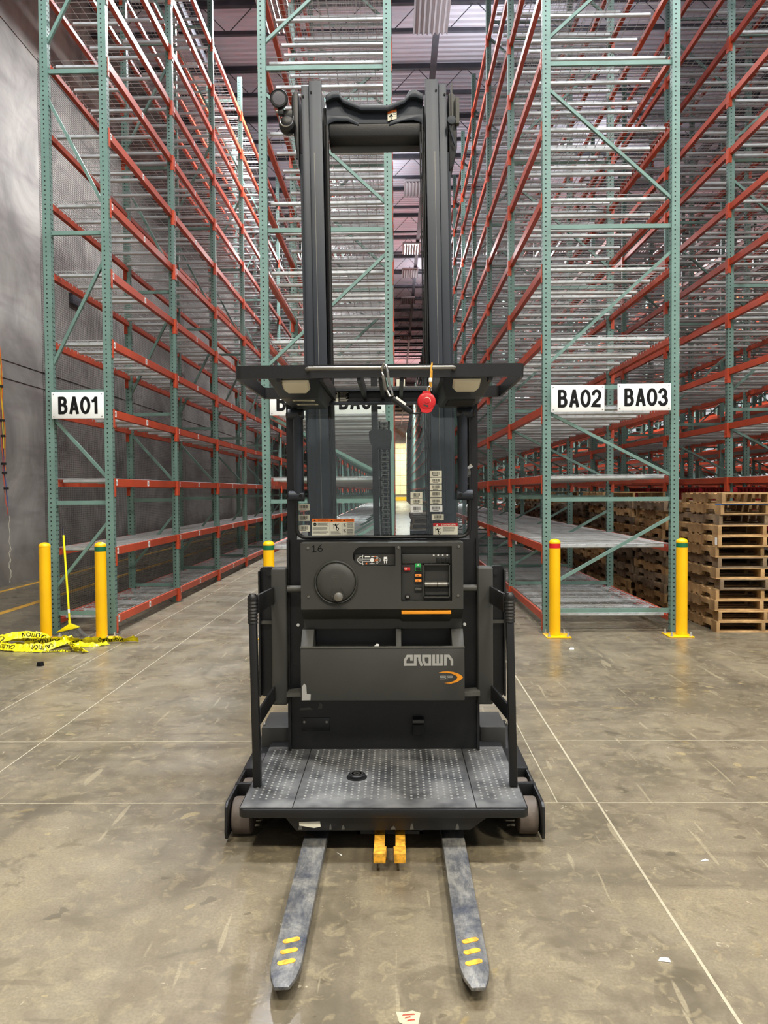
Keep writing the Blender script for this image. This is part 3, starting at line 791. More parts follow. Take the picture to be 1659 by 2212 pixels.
def barcode(x, z, wd=.062, ht=.031, tilt=0, mtl='paper', seed=0):
    gm = G().box(x - wd / 2, x + wd / 2, YW - .0006, YW, z - ht / 2, z + ht / 2, 0)
    rg = random.Random(seed); xx = x - wd * .30
    while xx < x + wd * .30:
        b = rg.choice((.001, .0018, .0026)); gm.box(xx, xx + b, YW - .001, YW - .0006, z - ht * .18, z + ht * .32, 1); xx += b + rg.choice((.0012, .002))
    gm.box(x - wd * .25, x + wd * .2, YW - .001, YW - .0006, z - ht * .36, z - ht * .27, 1)
    part('barcode_sticker', gm, [mtl, 'ink'], win, smooth=False)
for i, z in enumerate((1.487, 1.431, 1.376)): barcode(-.481, z, .066, .033, seed=i)
for i, z in enumerate((1.656, 1.620, 1.585, 1.550, 1.513)): barcode(.209, z, seed=10 + i)
barcode(.210, 1.475, .064, .033, mtl='white', seed=20); barcode(.218, 1.430, .062, .031, seed=21)
for i, z in enumerate((1.546, 1.512)): barcode(.108, z, seed=30 + i)
barcode(.108, 1.474, .062, .037, mtl='white', seed=33)
def man(gm, x, z, s, y, m, kind=0):
    q = lambda pts, w_: stroke(gm, pts, w_ * s, y, m, z0=z, x0=x, s=(s, s), th=.0003)
    gm.lathe((x - .02 * s, y, z + .36 * s), (0, -1, 0), [(.11 * s, 0), (.11 * s, .0003)], 10, m)
    q([(-.02, .28), (.10, -.05)], .16); q([(.10, -.05), (.34, -.12), (.30, -.42)], .10); q([(.10, -.05), (.02, -.32), (.26, -.46)], .10)
    q([(-.02, .22), (-.34, .34)], .08); q([(0, .2), (.3, .34), (.4, .46)], .08); q([(-.36, .40), (-.30, -.2)], .03)
def placard(x0, x1, z0, z1, head, mtl, pic, seed, dark_head=True):
    hh = .017
    gm = G().box(x0, x1, YW - .0006, YW, z0, z1, 0).box(x0, x1, YW - .0009, YW - .0006, z1 - hh, z1, 1)
    w_ = x1 - x0; cx = (x0 + x1) / 2
    hm = 2 if dark_head else 0
    put_text(gm, head, cx + .012 * w_ / .09, YW - .0012, z1 - hh / 2, width=w_ * .60, height=.0085, fat=.02, m=hm)
    tx = x0 + w_ * .16
    gm.prism([(tx - .006, z1 - hh + .004), (tx + .006, z1 - hh + .004), (tx, z1 - .004)], 'y', YW - .0012, YW - .0009, hm)
    rg = random.Random(seed)
    if pic == 'stop':
        gm.lathe((x0 + .016, YW - .0006, z1 - .030), (0, -1, 0), [(.009, 0), (.009, .0003)], 8, 2)
        put_text(gm, 'STOP', x0 + .016, YW - .0011, z1 - .030, width=.013, m=0)
        lines = [(x0 + .03, x1 - .004, z1 - .024 - i * .0042) for i in range(4)] + [(x0 + .004, x1 - .006, z1 - .047 - i * .0042) for i in range(4)] + [(x0 + .004, x1 - .006, z1 - .068 - i * .0042) for i in range(3)]
    elif pic == 'fall':
        man(gm, cx, z0 + (z1 - z0) * .50, .040, YW - .0006, 2); lines = [(x0 + .004, x1 - .006, z0 + .022 - i * .0045) for i in range(4)]
    elif pic == 'two':
        man(gm, x0 + .011, z1 - .034, .020, YW - .0006, 2); man(gm, x0 + .011, z0 + .026, .020, YW - .0006, 2)
        lines = [(x0 + .024, x1 - .003, z1 - .023 - i * .0042) for i in range(7)] + [(x0 + .024, x1 - .003, z0 + .034 - i * .0042) for i in range(7)]
    else:
        man(gm, x0 + .024, z0 + .021, .036, YW - .0006, 2)
        lines = [(x0 + .050, x1 - .010, z1 - .022 - i * .0045) for i in range(3)] + [(x0 + .050, x1 - .018, z1 - .036 - i * .0045) for i in range(2)]
    for a, b, z in lines: gm.box(a, b - rg.uniform(0, (b - a) * .18), YW - .0009, YW - .0006, z - .0011, z + .0007, 3)
    part('warning_placard', gm, ['paper', mtl, 'ink', 'greydark'], win, smooth=False)
placard(-.438, -.345, 1.338, 1.427, 'WARNING', 'signorange', 'stop', 1)
placard(-.344, -.281, 1.337, 1.426, 'WARNING', 'signorange', 'fall', 2)
placard(-.280, -.217, 1.336, 1.426, 'WARNING', 'signorange', 'two', 3)
placard(.194, .321, 1.336, 1.399, 'DANGER', 'red', 'slip', 4, False)
# crumpled clear wrap stuck at the right end of the pane
gm = G(); rg = random.Random(5)
P_ = [(.345 + rg.uniform(-.018, .02), 3.965 + rg.uniform(-.02, .012), 1.60 + i * .016) for i in range(7)] + [(.375 + rg.uniform(-.012, .015), 3.955 + rg.uniform(-.02, .012), 1.60 + i * .016) for i in range(7)]
P_[6] = (.385, 3.95, 1.705); P_[13] = (.40, 3.96, 1.69)
for i in range(6): gm.add([P_[i], P_[i + 1], P_[i + 8], P_[i + 7]], [(0, 1, 2), (0, 2, 3)])
sw = gm.mesh('plastic_wrap', 'wrap', smooth=False); 
tag(link('plastic_wrap', sw), 'crumpled clear plastic wrap caught at the right end of the truck window', 'wrap')
# --- kick panel items
part('slotted_cover', G().box(-.500, -.352, 3.979, 3.985, .315, .385), 'black', wall_, bevel=.003)
part('cover_slot', G().box(-.468, -.385, 3.9775, 3.979, .318, .328), 'hole', wall_, smooth=False)
for x in (-.485, -.368): part('cover_screw', G().cyl((x, 3.974, .365), (x, 3.979, .365), .007, 10), 'steel', wall_)
part('label_scrap', G().prism([(-.51, .425), (-.44, .428), (-.455, .440), (-.505, .437)], 'y', 3.983, 3.985), 'greylight', wall_, smooth=False)
part('label_scrap', G().prism([(-.415, .43), (-.393, .432), (-.390, .455), (-.405, .462)], 'y', 3.983, 3.985), 'greylight', wall_, smooth=False)
pd = part('latch_pedal', G().prism([(3.93, .385), (3.93, .372), (3.955, .355), (3.955, .30), (3.985, .29), (3.985, .392)], 'x', .080, .138), 'black', wall_, bevel=.003)
part('pedal_cap', G().box(.079, .139, 3.924, 3.950, .372, .388), 'greylight', pd, bevel=.003)
for x in (-.513, .354): part('rivet', G().lathe((x, 3.985, .872), (0, -1, 0), [(.009, 0), (.008, .004), (.0001, .006)], 12), 'white', wall_)
for x0, x1 in ((-.56, -.475), (.33, .42)):
    part('console_tube', G().cyl((x0, 3.93, 1.068), (x1, 3.93, 1.068), .019, 14), 'greylight', wall_)
    part('lower_bracket', G().prism([(x0, .545), (x1, .553), (x1, .53), (x0, .528)], 'y', 3.86, 3.95), 'greylight', wall_)
# --- console pod
CX0, CX1 = -.474, .332; YF = 3.80
pod = part('console_pod', G().prism([(3.842, 1.312), (3.842, .982), (3.905, .918), (3.905, .866), (3.972, .860), (3.972, .55), (3.985, .55), (3.985, 1.312)], 'x', CX0, CX1), 'grey')
xs = [CX0, -.215, -.004, .024, .276, CX1]; zz = [.982, 1.020, 1.196, 1.294, 1.312]
sk = G()
for i in range(5):
    for j in range(4):
        hole = (i == 1 and j == 2) or (i == 3 and j in (1, 2))
        if not hole: sk.box(xs[i], xs[i + 1], YF, 3.842, zz[j], zz[j + 1])
r = .049                                                          # rounded left end of the instrument slot
for s_, zc in ((1, 1.196 + r), (-1, 1.294 - r)):
    pts = [(-.215, 1.196 if s_ > 0 else 1.294)]
    for i in range(9):
        t_ = pi + (pi / 2 * i / 8) * s_
        pts.append((-.215 + r + r * cos(t_), zc + r * sin(t_)))
    sk.prism(pts, 'y', YF, 3.842)
part('console_face', sk, 'grey', pod)
part('pod_chamfer', G().prism([(3.80, .982), (3.842, .982), (3.905, .918), (3.89, .918)], 'x', CX0, CX1), 'grey', pod)
for x, z in ((-.437, 1.288), (-.437, 1.046), (.310, 1.290), (.306, 1.048), (.012, 1.288)):
    part('screw', G().lathe((x, YF, z), (0, -1, 0), [(.0075, 0), (.006, .004), (.003, .004), (.0029, .001), (.0001, .001)], 12), 'steel', pod)
# handwritten number
gm = G(); stroke(gm, [(0, .75), (.25, 1), (.25, 0)], .0042, YF, x0=-.418, z0=1.268, s=(.042, .032), th=.0006); stroke(gm, [(-.05, 0), (.55, .05)], .0042, YF, x0=-.418, z0=1.268, s=(.042, .032), th=.0006)
stroke(gm, [(.45, 1), (.12, .6), (.0, .25), (.15, 0), (.45, .02), (.55, .28), (.35, .48), (.05, .35)], .0042, YF, x0=-.388, z0=1.272, s=(.042, .034), th=.0006)
part('handwritten_number', gm, 'ink', pod, smooth=False)
# instrument display in the slot
ds = part('display_panel', G().box(-.208, -.006, 3.826, 3.842, 1.198, 1.252), 'greydark', pod)
gm = G(); yd = 3.826
sx0, sz0 = -.196, 1.204
def ell(cx, cz, rx, rz_, a0, a1, n=12): return [(cx + rx * cos(a0 + (a1 - a0) * i / n), cz + rz_ * sin(a0 + (a1 - a0) * i / n)) for i in range(n + 1)]
S = lambda pts, w_, m=0, closed=False: stroke(gm, pts, w_, yd, m, closed=closed, th=.0004)
S(ell(-.172, 1.225, .020, .017, pi / 2, 3 * pi / 2), .0022); S([(-.165, 1.250), (-.170, 1.225), (-.165, 1.200)], .0026)
for i in range(4): S([(-.186, 1.215 + i * .006), (-.173, 1.215 + i * .006)], .0012)
S([(-.168, 1.229), (-.128, 1.229)], .0018); S([(-.168, 1.219), (-.128, 1.219)], .0018)
gm.box(-.167, -.130, yd - .0005, yd, 1.2205, 1.2275, 1)
gm.lathe((-.120, yd, 1.224), (0, -1, 0), [(.010, 0), (.010, .0005)], 12, 0); S([(-.121, 1.215), (-.121, 1.208)], .003); S([(-.133, 1.206), (-.108, 1.206)], .0038)
S([(-.156, 1.241), (-.129, 1.241)], .0044); S([(-.124, 1.241), (-.108, 1.241)], .003); S([(-.110, 1.241), (-.100, 1.243)], .004, 2)
gm.prism([(-.156, 1.206), (-.145, 1.202), (-.144, 1.212)], 'y', yd - .0005, yd, 2)
for cx, cz in ((-.095, 1.2355), (-.081, 1.2245), (-.109, 1.2235), (-.095, 1.213)): S(ell(cx, cz, .0055, .0055, 0, 2 * pi, 14), .0013, 2 if cx < -.1 else 0)
gm.prism([(-.095, 1.230), (-.088, 1.2242), (-.095, 1.219), (-.102, 1.2242)], 'y', yd - .0005, yd, 2)
gm.prism([(-.061, 1.240), (-.045, 1.240), (-.043, 1.220), (-.063, 1.220)], 'y', yd - .0004, yd, 0); gm.box(-.058, -.048, yd - .0007, yd, 1.223, 1.228, 1)
S([(-.058, 1.220), (-.058, 1.207)], .004); S([(-.048, 1.220), (-.048, 1.207)], .004)
part('display_symbols', gm, ['white', 'ink', 'signorange'], ds, smooth=False)
# control recess
part('control_plate', G().box(.027, .273, 3.835, 3.8425, 1.023, 1.235), 'greydark', pod)
part('control_header', G().box(.030, .270, 3.828, 3.8425, 1.206, 1.252), 'grey', pod, bevel=.002)
for x in (.210, .2325, .255):
    sw_ = part('rocker_switch', G().box(x - .0085, x + .0085, 3.820, 3.828, 1.211, 1.236), 'black', pod, bevel=.003)
gm = G()
for x in (.188, .210, .2325, .255): gm.box(x - .004, x + .004, 3.8275, 3.828, 1.244, 1.249)
part('switch_icons', gm, 'white', pod, smooth=False)
rb = part('stop_button', G().box(.038, .070, 3.824, 3.835, 1.171, 1.187), 'red', pod, bevel=.002)
gm = G(); stroke(gm, ell(.048, 1.180, .005, .005, 0, 2 * pi, 12), .0014, 3.824, th=.0004); stroke(gm, [(.044, 1.176), (.052, 1.184)], .0014, 3.824, th=.0004)
part('stop_symbol', gm, 'paper', rb, smooth=False)
gb = part('power_switch', G().box(.094, .125, 3.829, 3.835, 1.168, 1.206), 'greenbtn', pod, bevel=.001)
part('switch_rocker', G().box(.098, .121, 3.824, 3.829, 1.171, 1.188), 'black', gb, bevel=.002)
gm = G(); stroke(gm, [(.1095, 1.193), (.1095, 1.203)], .0022, 3.829, th=.0004); stroke(gm, [(.1045, 1.198), (.1145, 1.198)], .0022, 3.829, th=.0004)
part('switch_symbol', gm, 'white', gb, smooth=False)
for i, (z, mtl, tx) in enumerate(((1.146, 'orangebtn', 'A4'), (1.120, 'orangebtn', 'A2'), (1.078, 'greylight', None))):
    b_ = part('selector_button', G().box(.094, .126, 3.822, 3.835, z - .006, z + .006), mtl, pod, bevel=.002)
    part('button_bezel', G().box(.092, .128, 3.830, 3.835, z - .013, z + .010), 'black', b_, smooth=False)
    if tx:
        gm = G(); put_text(gm, tx, .106, 3.8215, z, width=.011, fat=.02); part('button_letters', gm, 'ink', b_, smooth=False)
key = part('key_switch', G().lathe((.056, 3.835, 1.040), (0, -1, 0), [(.013, 0), (.013, .008), (.011, .010), (.0001, .010)], 18), 'black', pod)
part('key_barrel', G().lathe((.056, 3.825, 1.040), (0, -1, 0), [(.007, 0), (.007, .003), (.004, .003), (.004, .001), (.0001, .001)], 14), 'chrome', key)
part('handle_recess', G().box(.135, .140, 3.81, 3.8425, 1.035, 1.204).box(.262, .267, 3.81, 3.8425, 1.035, 1.204).box(.135, .267, 3.81, 3.8425, 1.035, 1.041).box(.135, .267, 3.81, 3.8425, 1.199, 1.204), 'grey', pod)
part('recess_back', G().box(.140, .262, 3.838, 3.8425, 1.041, 1.199), 'black', pod)
hd = part('control_handle', G().cyl((.142, 3.815, 1.103), (.262, 3.815, 1.103), .0145, 16), 'steel', pod)
part('handle_ring', G().cyl((.203, 3.815, 1.103), (.207, 3.815, 1.103), .0158, 16), 'black', hd)
part('handle_cap', G().cyl((.254, 3.815, 1.103), (.263, 3.815, 1.103), .0150, 14), 'black', hd)
part('handle_plate', G().box(.143, .260, 3.832, 3.836, 1.115, 1.160).box(.143, .260, 3.828, 3.834, 1.050, 1.085).box(.148, .255, 3.822, 3.830, 1.050, 1.055), 'greydark', hd)
# steering dome
dome = part('steering_dome', G().lathe((-.299, YF, 1.117), (0, -1, 0), [(.110, 0), (.108, .010), (.104, .014), (.099, .012), (.098, .003), (.0975, .003), (.0965, .014), (.090, .021), (.06, .026), (.03, .028), (.0001, .0285)], 48), 'grey', pod)
part('dome_gap', G().lathe((-.299, YF - .0035, 1.117), (0, -1, 0), [(.0995, 0), (.0995, .002), (.0965, .002), (.0965, 0)], 48), 'hole', dome)
part('knob_recess', G().lathe((-.291, YF - .022, 1.066), (0, -1, 0), [(.038, 0), (.036, .0055), (.028, .006), (.026, .004), (.0001, .003)], 24), 'greydark', dome)
part('spinner_knob', G().lathe((-.283, YF - .02, 1.052), (0, -1, 0), [(.014, 0), (.016, .02), (.0235, .026), (.0245, .036), (.021, .043), (.012, .046), (.0001, .047)], 24), 'steel', dome)
gm = G(); S2 = [(0, 0), (0, 1), (4, 1.3), (4, .3)]
stroke(gm, S2, .001, YF - .0275, closed=True, x0=-.318, z0=1.143, s=(.010, .009), th=.0006); part('embossed_mark', gm, 'greylight', dome, smooth=False)
# amber strip and notch under the pod
part('amber_strip', G().box(.025, .271, 3.794, 3.86, .957, .973), 'amber', pod, bevel=.002)
part('notch', G().box(.176, .230, 3.843, 3.87, .938, .956), 'hole', pod, smooth=False)
part('pod_underhang', G().prism([(3.842, .957), (3.905, .957), (3.905, .90), (3.862, .935)], 'x', .022, .274), 'grey', pod, bevel=.006)
# storage bin
bn = G()
bn.box(CX0 - .005, CX1 + .004, YF, 3.812, .525, .792)
bn.box(CX0 - .005, CX0 + .01, 3.812, 3.985, .525, .792).box(CX1 - .01, CX1 + .004, 3.812, 3.985, .525, .792).box(CX0, CX1, 3.812, 3.985, .525, .56)
for a, b in ((CX0 - .005, -.418), (.276, CX1 + .004), (-.004, .023)):
    bn.prism([(3.803, .792), (3.880, .868), (3.985, .868), (3.985, .70), (3.803, .70)], 'x', a, b)
bin_ = part('storage_bin', bn, 'grey', None, bevel=.002)
part('bin_lip', G().box(CX0 - .006, CX1 + .005, YF - .003, 3.815, .786, .795), 'greylight', bin_, bevel=.002)
part('paper_slip', G().prism([(-.145, .76), (-.09, .76), (-.088, .801), (-.100, .804)], 'y', 3.83, 3.832), 'white', bin_, smooth=False)
gm = G()
# lettering laid out on an 11 px grid taken from the moulding, in metres on the bin front
cv = lambda u, v: (.034 + (u / 11.06 - 12) * .002302, .755 - (v / 11.06 - 14) * .002375)
for pts, cl in (([(320, 298), (320, 190), (230, 190), (168, 285), (168, 388), (410, 388), (410, 190), (512, 190), (512, 290), (570, 420)], False),
                ([(606, 190), (758, 190), (758, 388), (645, 388), (606, 300)], True),
                ([(850, 158), (850, 388), (1040, 388), (1040, 158)], False), ([(945, 158), (945, 361)], False),
                ([(1130, 418), (1130, 190), (1208, 190), (1285, 292), (1285, 418)], False)):
    stroke(gm, [cv(*p) for p in pts], .0132, YF, closed=cl, th=.0012)
part('maker_lettering', gm, 'logosilver', bin_, smooth=False)
gm = G()
outer = [(970, 578), (1060, 556), (1180, 549), (1310, 562), (1430, 600), (1515, 650), (1548, 690), (1505, 740), (1405, 800), (1260, 836), (1105, 825)]
inner = [(970, 582), (1060, 576), (1160, 578), (1280, 602), (1370, 642), (1408, 672), (1415, 690), (1385, 745), (1310, 785), (1210, 812), (1105, 822)]
for i in range(10):
    q = [cv(*outer[i]), cv(*outer[i + 1]), cv(*inner[i + 1]), cv(*inner[i])]
    gm.add([(a, YF - .0012, b) for a, b in q] + [(a, YF, b) for a, b in q], [(0, 1, 2, 3), (0, 4, 5, 1), (2, 6, 7, 3)], 0)
stroke(gm, [cv(*p) for p in ((1142, 658), (1012, 658), (1001, 668), (1001, 682), (1012, 692), (1124, 692), (1135, 702), (1135, 716), (1124, 726), (995, 726))], .0028, YF, 1, th=.0012)
stroke(gm, [cv(*p) for p in ((1166, 736), (1166, 658), (1288, 658), (1300, 668), (1300, 684), (1288, 694), (1185, 694))], .0028, YF, 1, th=.0012)
part('model_emblem', gm, ['amber', 'logosilver'], bin_, smooth=False)
part('corner_patch', G().prism([(-.474, .545), (-.474, .595), (-.462, .612), (-.452, .60), (-.450, .560), (-.430, .557), (-.432, .528), (-.474, .527)], 'y', YF - .0015, YF), 'logosilver', bin_, smooth=False)
# --- grey side covers and black side plates
for a, b, p0, p1 in ((-.640, -.560, -.718, -.64), (.412, .492, .492, .566)):
    sc_ = part('side_cover', G().box(a, b, 3.90, 4.0, .474, 1.178), 'grey', bevel=.010, seg=3)
    sp_ = part('side_plate', G().prism(rrect(p0, p1, .488, 1.172, .02), 'y', 4.02, 4.06).box((p0 if p0 < 0 else p1 - .008), (p0 + .008 if p0 < 0 else p1), 3.97, 4.02, .50, 1.155), 'black')
    xm = (p0 + p1) / 2
    part('bolt', G().cyl((xm + (.012 if p0 < 0 else -.012), 4.005, 1.140), (xm + (.012 if p0 < 0 else -.012), 4.02, 1.140), .013, 8), 'black', sp_)
    part('strap', G().box(min(p0, p1) + .01, max(p0, p1), 3.995, 4.01, .876, .892), 'greylight', sp_)
# --- swing gates
for s_, xt, xb in ((-1, -.655, -.642), (1, .513, .528)):
    gate = part('gate_post', G().prism([(xt - .0165, 1.02), (xt + .0165, 1.02), (xb + .0175, .221), (xb - .0175, .221)], 'y', 3.46, 3.50), 'black', bevel=.003)
    gr = G().lathe((xt, 3.478, .968), (0, 0, 1), [(.020, 0), (.024, .004)] + [(.0245 if i % 2 else .0215, .012 + i * .0075) for i in range(14)] + [(.022, .125), (.014, .137), (.0001, .140)], 16)
    part('grip', gr, 'black', gate)
    xi = -.628 if s_ < 0 else .478
    part('upper_arm', G().bar((xt - s_ * .02, 3.50, 1.055), (xi, 3.985, 1.035), .014, .085), 'black', gate, bevel=.003)
    part('lower_arm', G().bar((xb - s_ * .015 + s_ * .006, 3.50, .535 if s_ < 0 else .54), (xi, 3.985, .535), .012, .075), 'black', gate, bevel=.003)
    part('arm_bolt', G().cyl((xb - s_ * .03, 3.53, .49), (xb - s_ * .022, 3.53, .49), .008, 8), 'steel', gate)
# --- grab tubes beside the window
for x, s_ in ((-.494, -1), (.340, 1)):
    tb = part('grab_tube', G().cyl((x, 3.915, 1.54), (x, 3.915, 1.97), .0255, 20), 'mastgrey')
    for zc in (1.963, 1.546):
        part('tube_clamp', G().cyl((x - s_ * .028, 3.915, zc), (x + s_ * .05, 3.915, zc), .027, 18), 'mastgrey', tb)
        part('clamp_mount', G().cyl((x + s_ * .045, 3.915, zc), (x + s_ * .056, 3.985, zc), .018, 12), 'black', tb)
        part('clamp_eye', G().lathe((x - s_ * .012, 3.889, zc), (0, -1, 0), [(.009, 0), (.009, .003), (.0001, .003)], 12), 'hole', tb)
# --- overhead guard
gx0, gx1, gy0, gy1, gz0, gz1 = -.687, .552, 3.295, 4.03, 2.053, 2.109
gp = rrect(gx0, gx1, gy0, gy1, .03); ip = rrect(gx0 + .012, gx1 - .012, gy0 + .012, gy1 - .03, .02)
gm = G(); n = len(gp)
vs = [(a, b, gz0) for a, b in gp] + [(a, b, gz1) for a, b in gp] + [(a, b, gz0) for a, b in ip] + [(a, b, gz1) for a, b in ip]
fs = []
for i in range(n):
    j = (i + 1) % n
    fs += [(i, j, n + j, n + i), (2 * n + j, 2 * n + i, 3 * n + i, 3 * n + j), (n + i, n + j, 3 * n + j, 3 * n + i), (j, i, 2 * n + i, 2 * n + j)]
gm.add(vs, fs)
gd_ = part('overhead_guard', gm, 'black')
for x in (-.50, -.315, -.155, -.062, .030, .20, .41): part('guard_bar', G().box(x - .008, x + .008, gy0 + .012, gy1 - .03, 2.040, 2.100), 'black', gd_)
part('guard_rear_plate', G().box(-.56, .42, 3.995, 4.03, 2.018, 2.110), 'black', gd_, bevel=.003)
part('guard_rear_lip', G().box(-.40, .24, 3.965, 3.995, 2.083, 2.090).box(-.57, .43, 3.94, 3.995, 2.016, 2.024), 'mastgrey', gd_)
gr_ = part('grab_rail', G().tube([(-.372, 3.295, 2.086), (-.372, 3.262, 2.087), (-.364, 3.254, 2.087), (.243, 3.254, 2.087), (.251, 3.262, 2.087), (.251, 3.295, 2.086)], .0085, 12), 'steel')
for x0, x1 in ((-.552, -.318), (.198, .428)):
    gm = G()
    top = [(x0, 3.325), (x1, 3.325), (x1, 3.98), (x0, 3.98)]; bot = [(x0 + .03, 3.50), (x1 - .03, 3.50), (x1 - .03, 3.97), (x0 + .03, 3.97)]
    gm.add([(a, b, 2.060) for a, b in top] + [(a, b, 1.992) for a, b in bot], [(0, 1, 2, 3), (7, 6, 5, 4), (0, 4, 5, 1), (1, 5, 6, 2), (2, 6, 7, 3), (3, 7, 4, 0)])
    lb_ = part('light_box', gm, 'mastgrey', gd_, bevel=.006)
    # lens on the sloping front face
    cx = (x0 + x1) / 2; fa = Vector((0, .175, -.068)).normalized(); nrm = Vector((0, -.068, -.175)).normalized()
    def fp(u, v, h): q = Vector((cx, 3.325, 2.060)) + Vector((1, 0, 0)) * u + fa * v + nrm * h; return tuple(q)
    o1_ = [(-.060, .022), (.060, .022), (.060, .10), (.045, .128), (-.045, .128), (-.060, .10)]; i1_ = [(u * .86, .022 + (v - .022) * .86 + .006) for u, v in o1_]
    gm = G().add([fp(u, v, 0) for u, v in o1_] + [fp(u, v, .012) for u, v in i1_], [(6, 7, 8, 9, 10, 11)] + [(i, (i + 1) % 6, (i + 1) % 6 + 6, i + 6) for i in range(6)])
    part('dome_light', gm, 'glow_lens', lb_, bevel=.002)
    if x0 < 0:
        for k, zt in enumerate((3.56, 3.72)):
            gm = G().box(-.475, -.375, zt, zt + .045, 1.9900, 1.992, 0).box(-.465, -.39, zt + .015, zt + .027, 1.9895, 1.9900, 1)
            part('spec_label', gm, ['paper', 'ink'], lb_, smooth=False)
    else: part('vent_panel', G().box(.25, .375, 3.60, 3.85, 1.988, 1.992), 'hole', lb_)
gm = G().box(-.320, -.294, 3.9945, 3.995, 2.030, 2.084, 0).box(-.293, -.237, 3.9945, 3.995, 2.030, 2.084, 1)
for i in range(8): gm.box(-.288, -.242 - (i % 3) * .006, 3.9940, 3.9945, 2.078 - i * .006, 2.0795 - i * .006, 0)
gm.lathe((-.306, 3.9945, 2.074), (0, -1, 0), [(.006, 0), (.006, .0005)], 12, 1)
part('data_plate', gm, ['paper', 'ink'], gd_, smooth=False)
gm = G().box(.008, .052, 4.115, 4.1155, 2.120, 2.160, 0).box(.008, .052, 4.1145, 4.115, 2.149, 2.160, 1)
stroke(gm, [(.018, 2.125), (.020, 2.140), (.026, 2.128)], .004, 4.115, 2, th=.0004)
for i in range(3): gm.box(.032, .049, 4.1145, 4.115, 2.142 - i * .006, 2.144 - i * .006, 2)
# --- mast
def lean(gm):
    gm.v = [(x - .012 * (z - 1.73), y, z) for x, y, z in gm.v]; return gm
M0 = .14
def mpart(name, gm, mt='mastgrey', parent=None, **k): return part(name, lean(gm), mt, parent, **k)
# coordinates below are those of the mast at 1.73 m up; the mast leans a touch to the left
for s_, A, Bx in ((-1, (-.436, -.366), (-.480, -.438)), (1, (.199, .270), (.272, .316))):
    inner_ = mpart('mast_inner_rail', G().box(A[0], A[1], 4.25, 4.27, M0, 3.808).box((A[0] if s_ < 0 else A[1] - .02), (A[0] + .02 if s_ < 0 else A[1]), 4.27, 4.40, M0, 3.808).box(A[0], A[1], 4.40, 4.42, M0, 3.80), bevel=.002)
    outer_ = mpart('mast_outer_rail', G().box(Bx[0], Bx[1], 4.275, 4.295, M0, 3.795).box((Bx[0] if s_ < 0 else Bx[1] - .02), (Bx[0] + .02 if s_ < 0 else Bx[1]), 4.295, 4.44, M0, 3.795), bevel=.002)
    e0, e1 = (Bx[0] - .019, Bx[0]) if s_ < 0 else (Bx[1], Bx[1] + .018)
    mpart('mast_side_plate', G().box(e0, e1, 4.31, 4.46, M0, 3.44), 'mastgrey', outer_)
    i0, i1 = (A[1], A[1] + .016) if s_ < 0 else (A[0] - .016, A[0])
    mpart('guide_strip', G().box(i0, i1, 4.33, 4.41, M0, 3.70), 'black', inner_)
    for zc, xx in ((3.745, (A[0] + .012 if s_ < 0 else A[1] - .012)), (3.735, (Bx[0] + .010 if s_ < 0 else Bx[1] - .010))):
        mpart('bolt_hole', G().cyl((xx, 4.245 if zc > 3.74 else 4.27, zc), (xx, 4.255 if zc > 3.74 else 4.28, zc), .006, 8), 'hole', inner_)
    mpart('weld_line', G().box(((A[0] + .022) if s_ < 0 else (A[1] - .026)), ((A[0] + .025) if s_ < 0 else (A[1] - .023)), 4.2485, 4.25, .3, 3.42), 'steel', inner_)
# crosshead casting
top = [(-.347, 3.742), (-.308, 3.763), (-.274, 3.763), (-.252, 3.727), (-.155, 3.686), (-.007, 3.683), (.088, 3.720), (.114, 3.762), (.144, 3.767), (.189, 3.741)]
ch = mpart('mast_crosshead', G().prism(top + [(.189, 3.705), (.150, 3.722), (.116, 3.722), (.086, 3.690), (-.007, 3.655), (-.155, 3.657), (-.252, 3.697), (-.274, 3.727), (-.308, 3.725), (-.347, 3.705)], 'y', 4.27, 4.42), 'mastgrey', bevel=.006)
web = [(-.347, 3.715), (-.300, 3.735), (-.245, 3.690), (-.155, 3.660), (-.007, 3.658), (.080, 3.690), (.130, 3.735), (.189, 3.712), (.189, 3.580), (.172, 3.60), (.150, 3.612), (.10, 3.612), (.075, 3.607), (-.002, 3.583), (-.168, 3.585), (-.232, 3.611), (-.296, 3.612), (-.330, 3.60), (-.347, 3.575)]
mpart('crosshead_web', G().prism(web, 'y', 4.31, 4.34), 'mastgrey', ch)
mpart('web_facet', G().prism([(-.345, 3.645), (-.225, 3.640), (-.165, 3.600), (-.168, 3.585), (-.232, 3.611), (-.296, 3.612), (-.330, 3.60), (-.347, 3.575)], 'y', 4.296, 4.31), 'mastgrey', ch, bevel=.004)
mpart('web_facet', G().prism([(.187, 3.645), (.07, 3.640), (.0, 3.600), (-.002, 3.583), (.075, 3.607), (.13, 3.612), (.172, 3.60), (.187, 3.575)], 'y', 4.296, 4.31), 'mastgrey', ch, bevel=.004)
mpart('crosshead_drum', G().prism([(4.30, 3.60), (4.34, 3.62), (4.44, 3.62), (4.46, 3.55), (4.44, 3.495), (4.34, 3.49), (4.305, 3.53)], 'x', -.335, .175), 'black', ch, bevel=.01)
gm = G().prism([(-.008, 3.607), (.042, 3.619), (.042, 3.670), (-.008, 3.656)], 'y', 4.294, 4.296, 0).prism([(-.008, 3.644), (.042, 3.658), (.042, 3.670), (-.008, 3.656)], 'y', 4.2935, 4.294, 1)
stroke(gm, [(.002, 3.628), (.012, 3.640), (.020, 3.630)], .006, 4.294, 2, th=.0005); stroke(gm, [(.011, 3.615), (.011, 3.645)], .005, 4.294, 2, th=.0005)
for i in range(3): gm.box(.023, .039, 4.2935, 4.294, 3.650 - i * .009, 3.652 - i * .009, 2)
mpart('warning_sticker', gm, ['paper', 'signorange', 'ink'], ch, smooth=False)
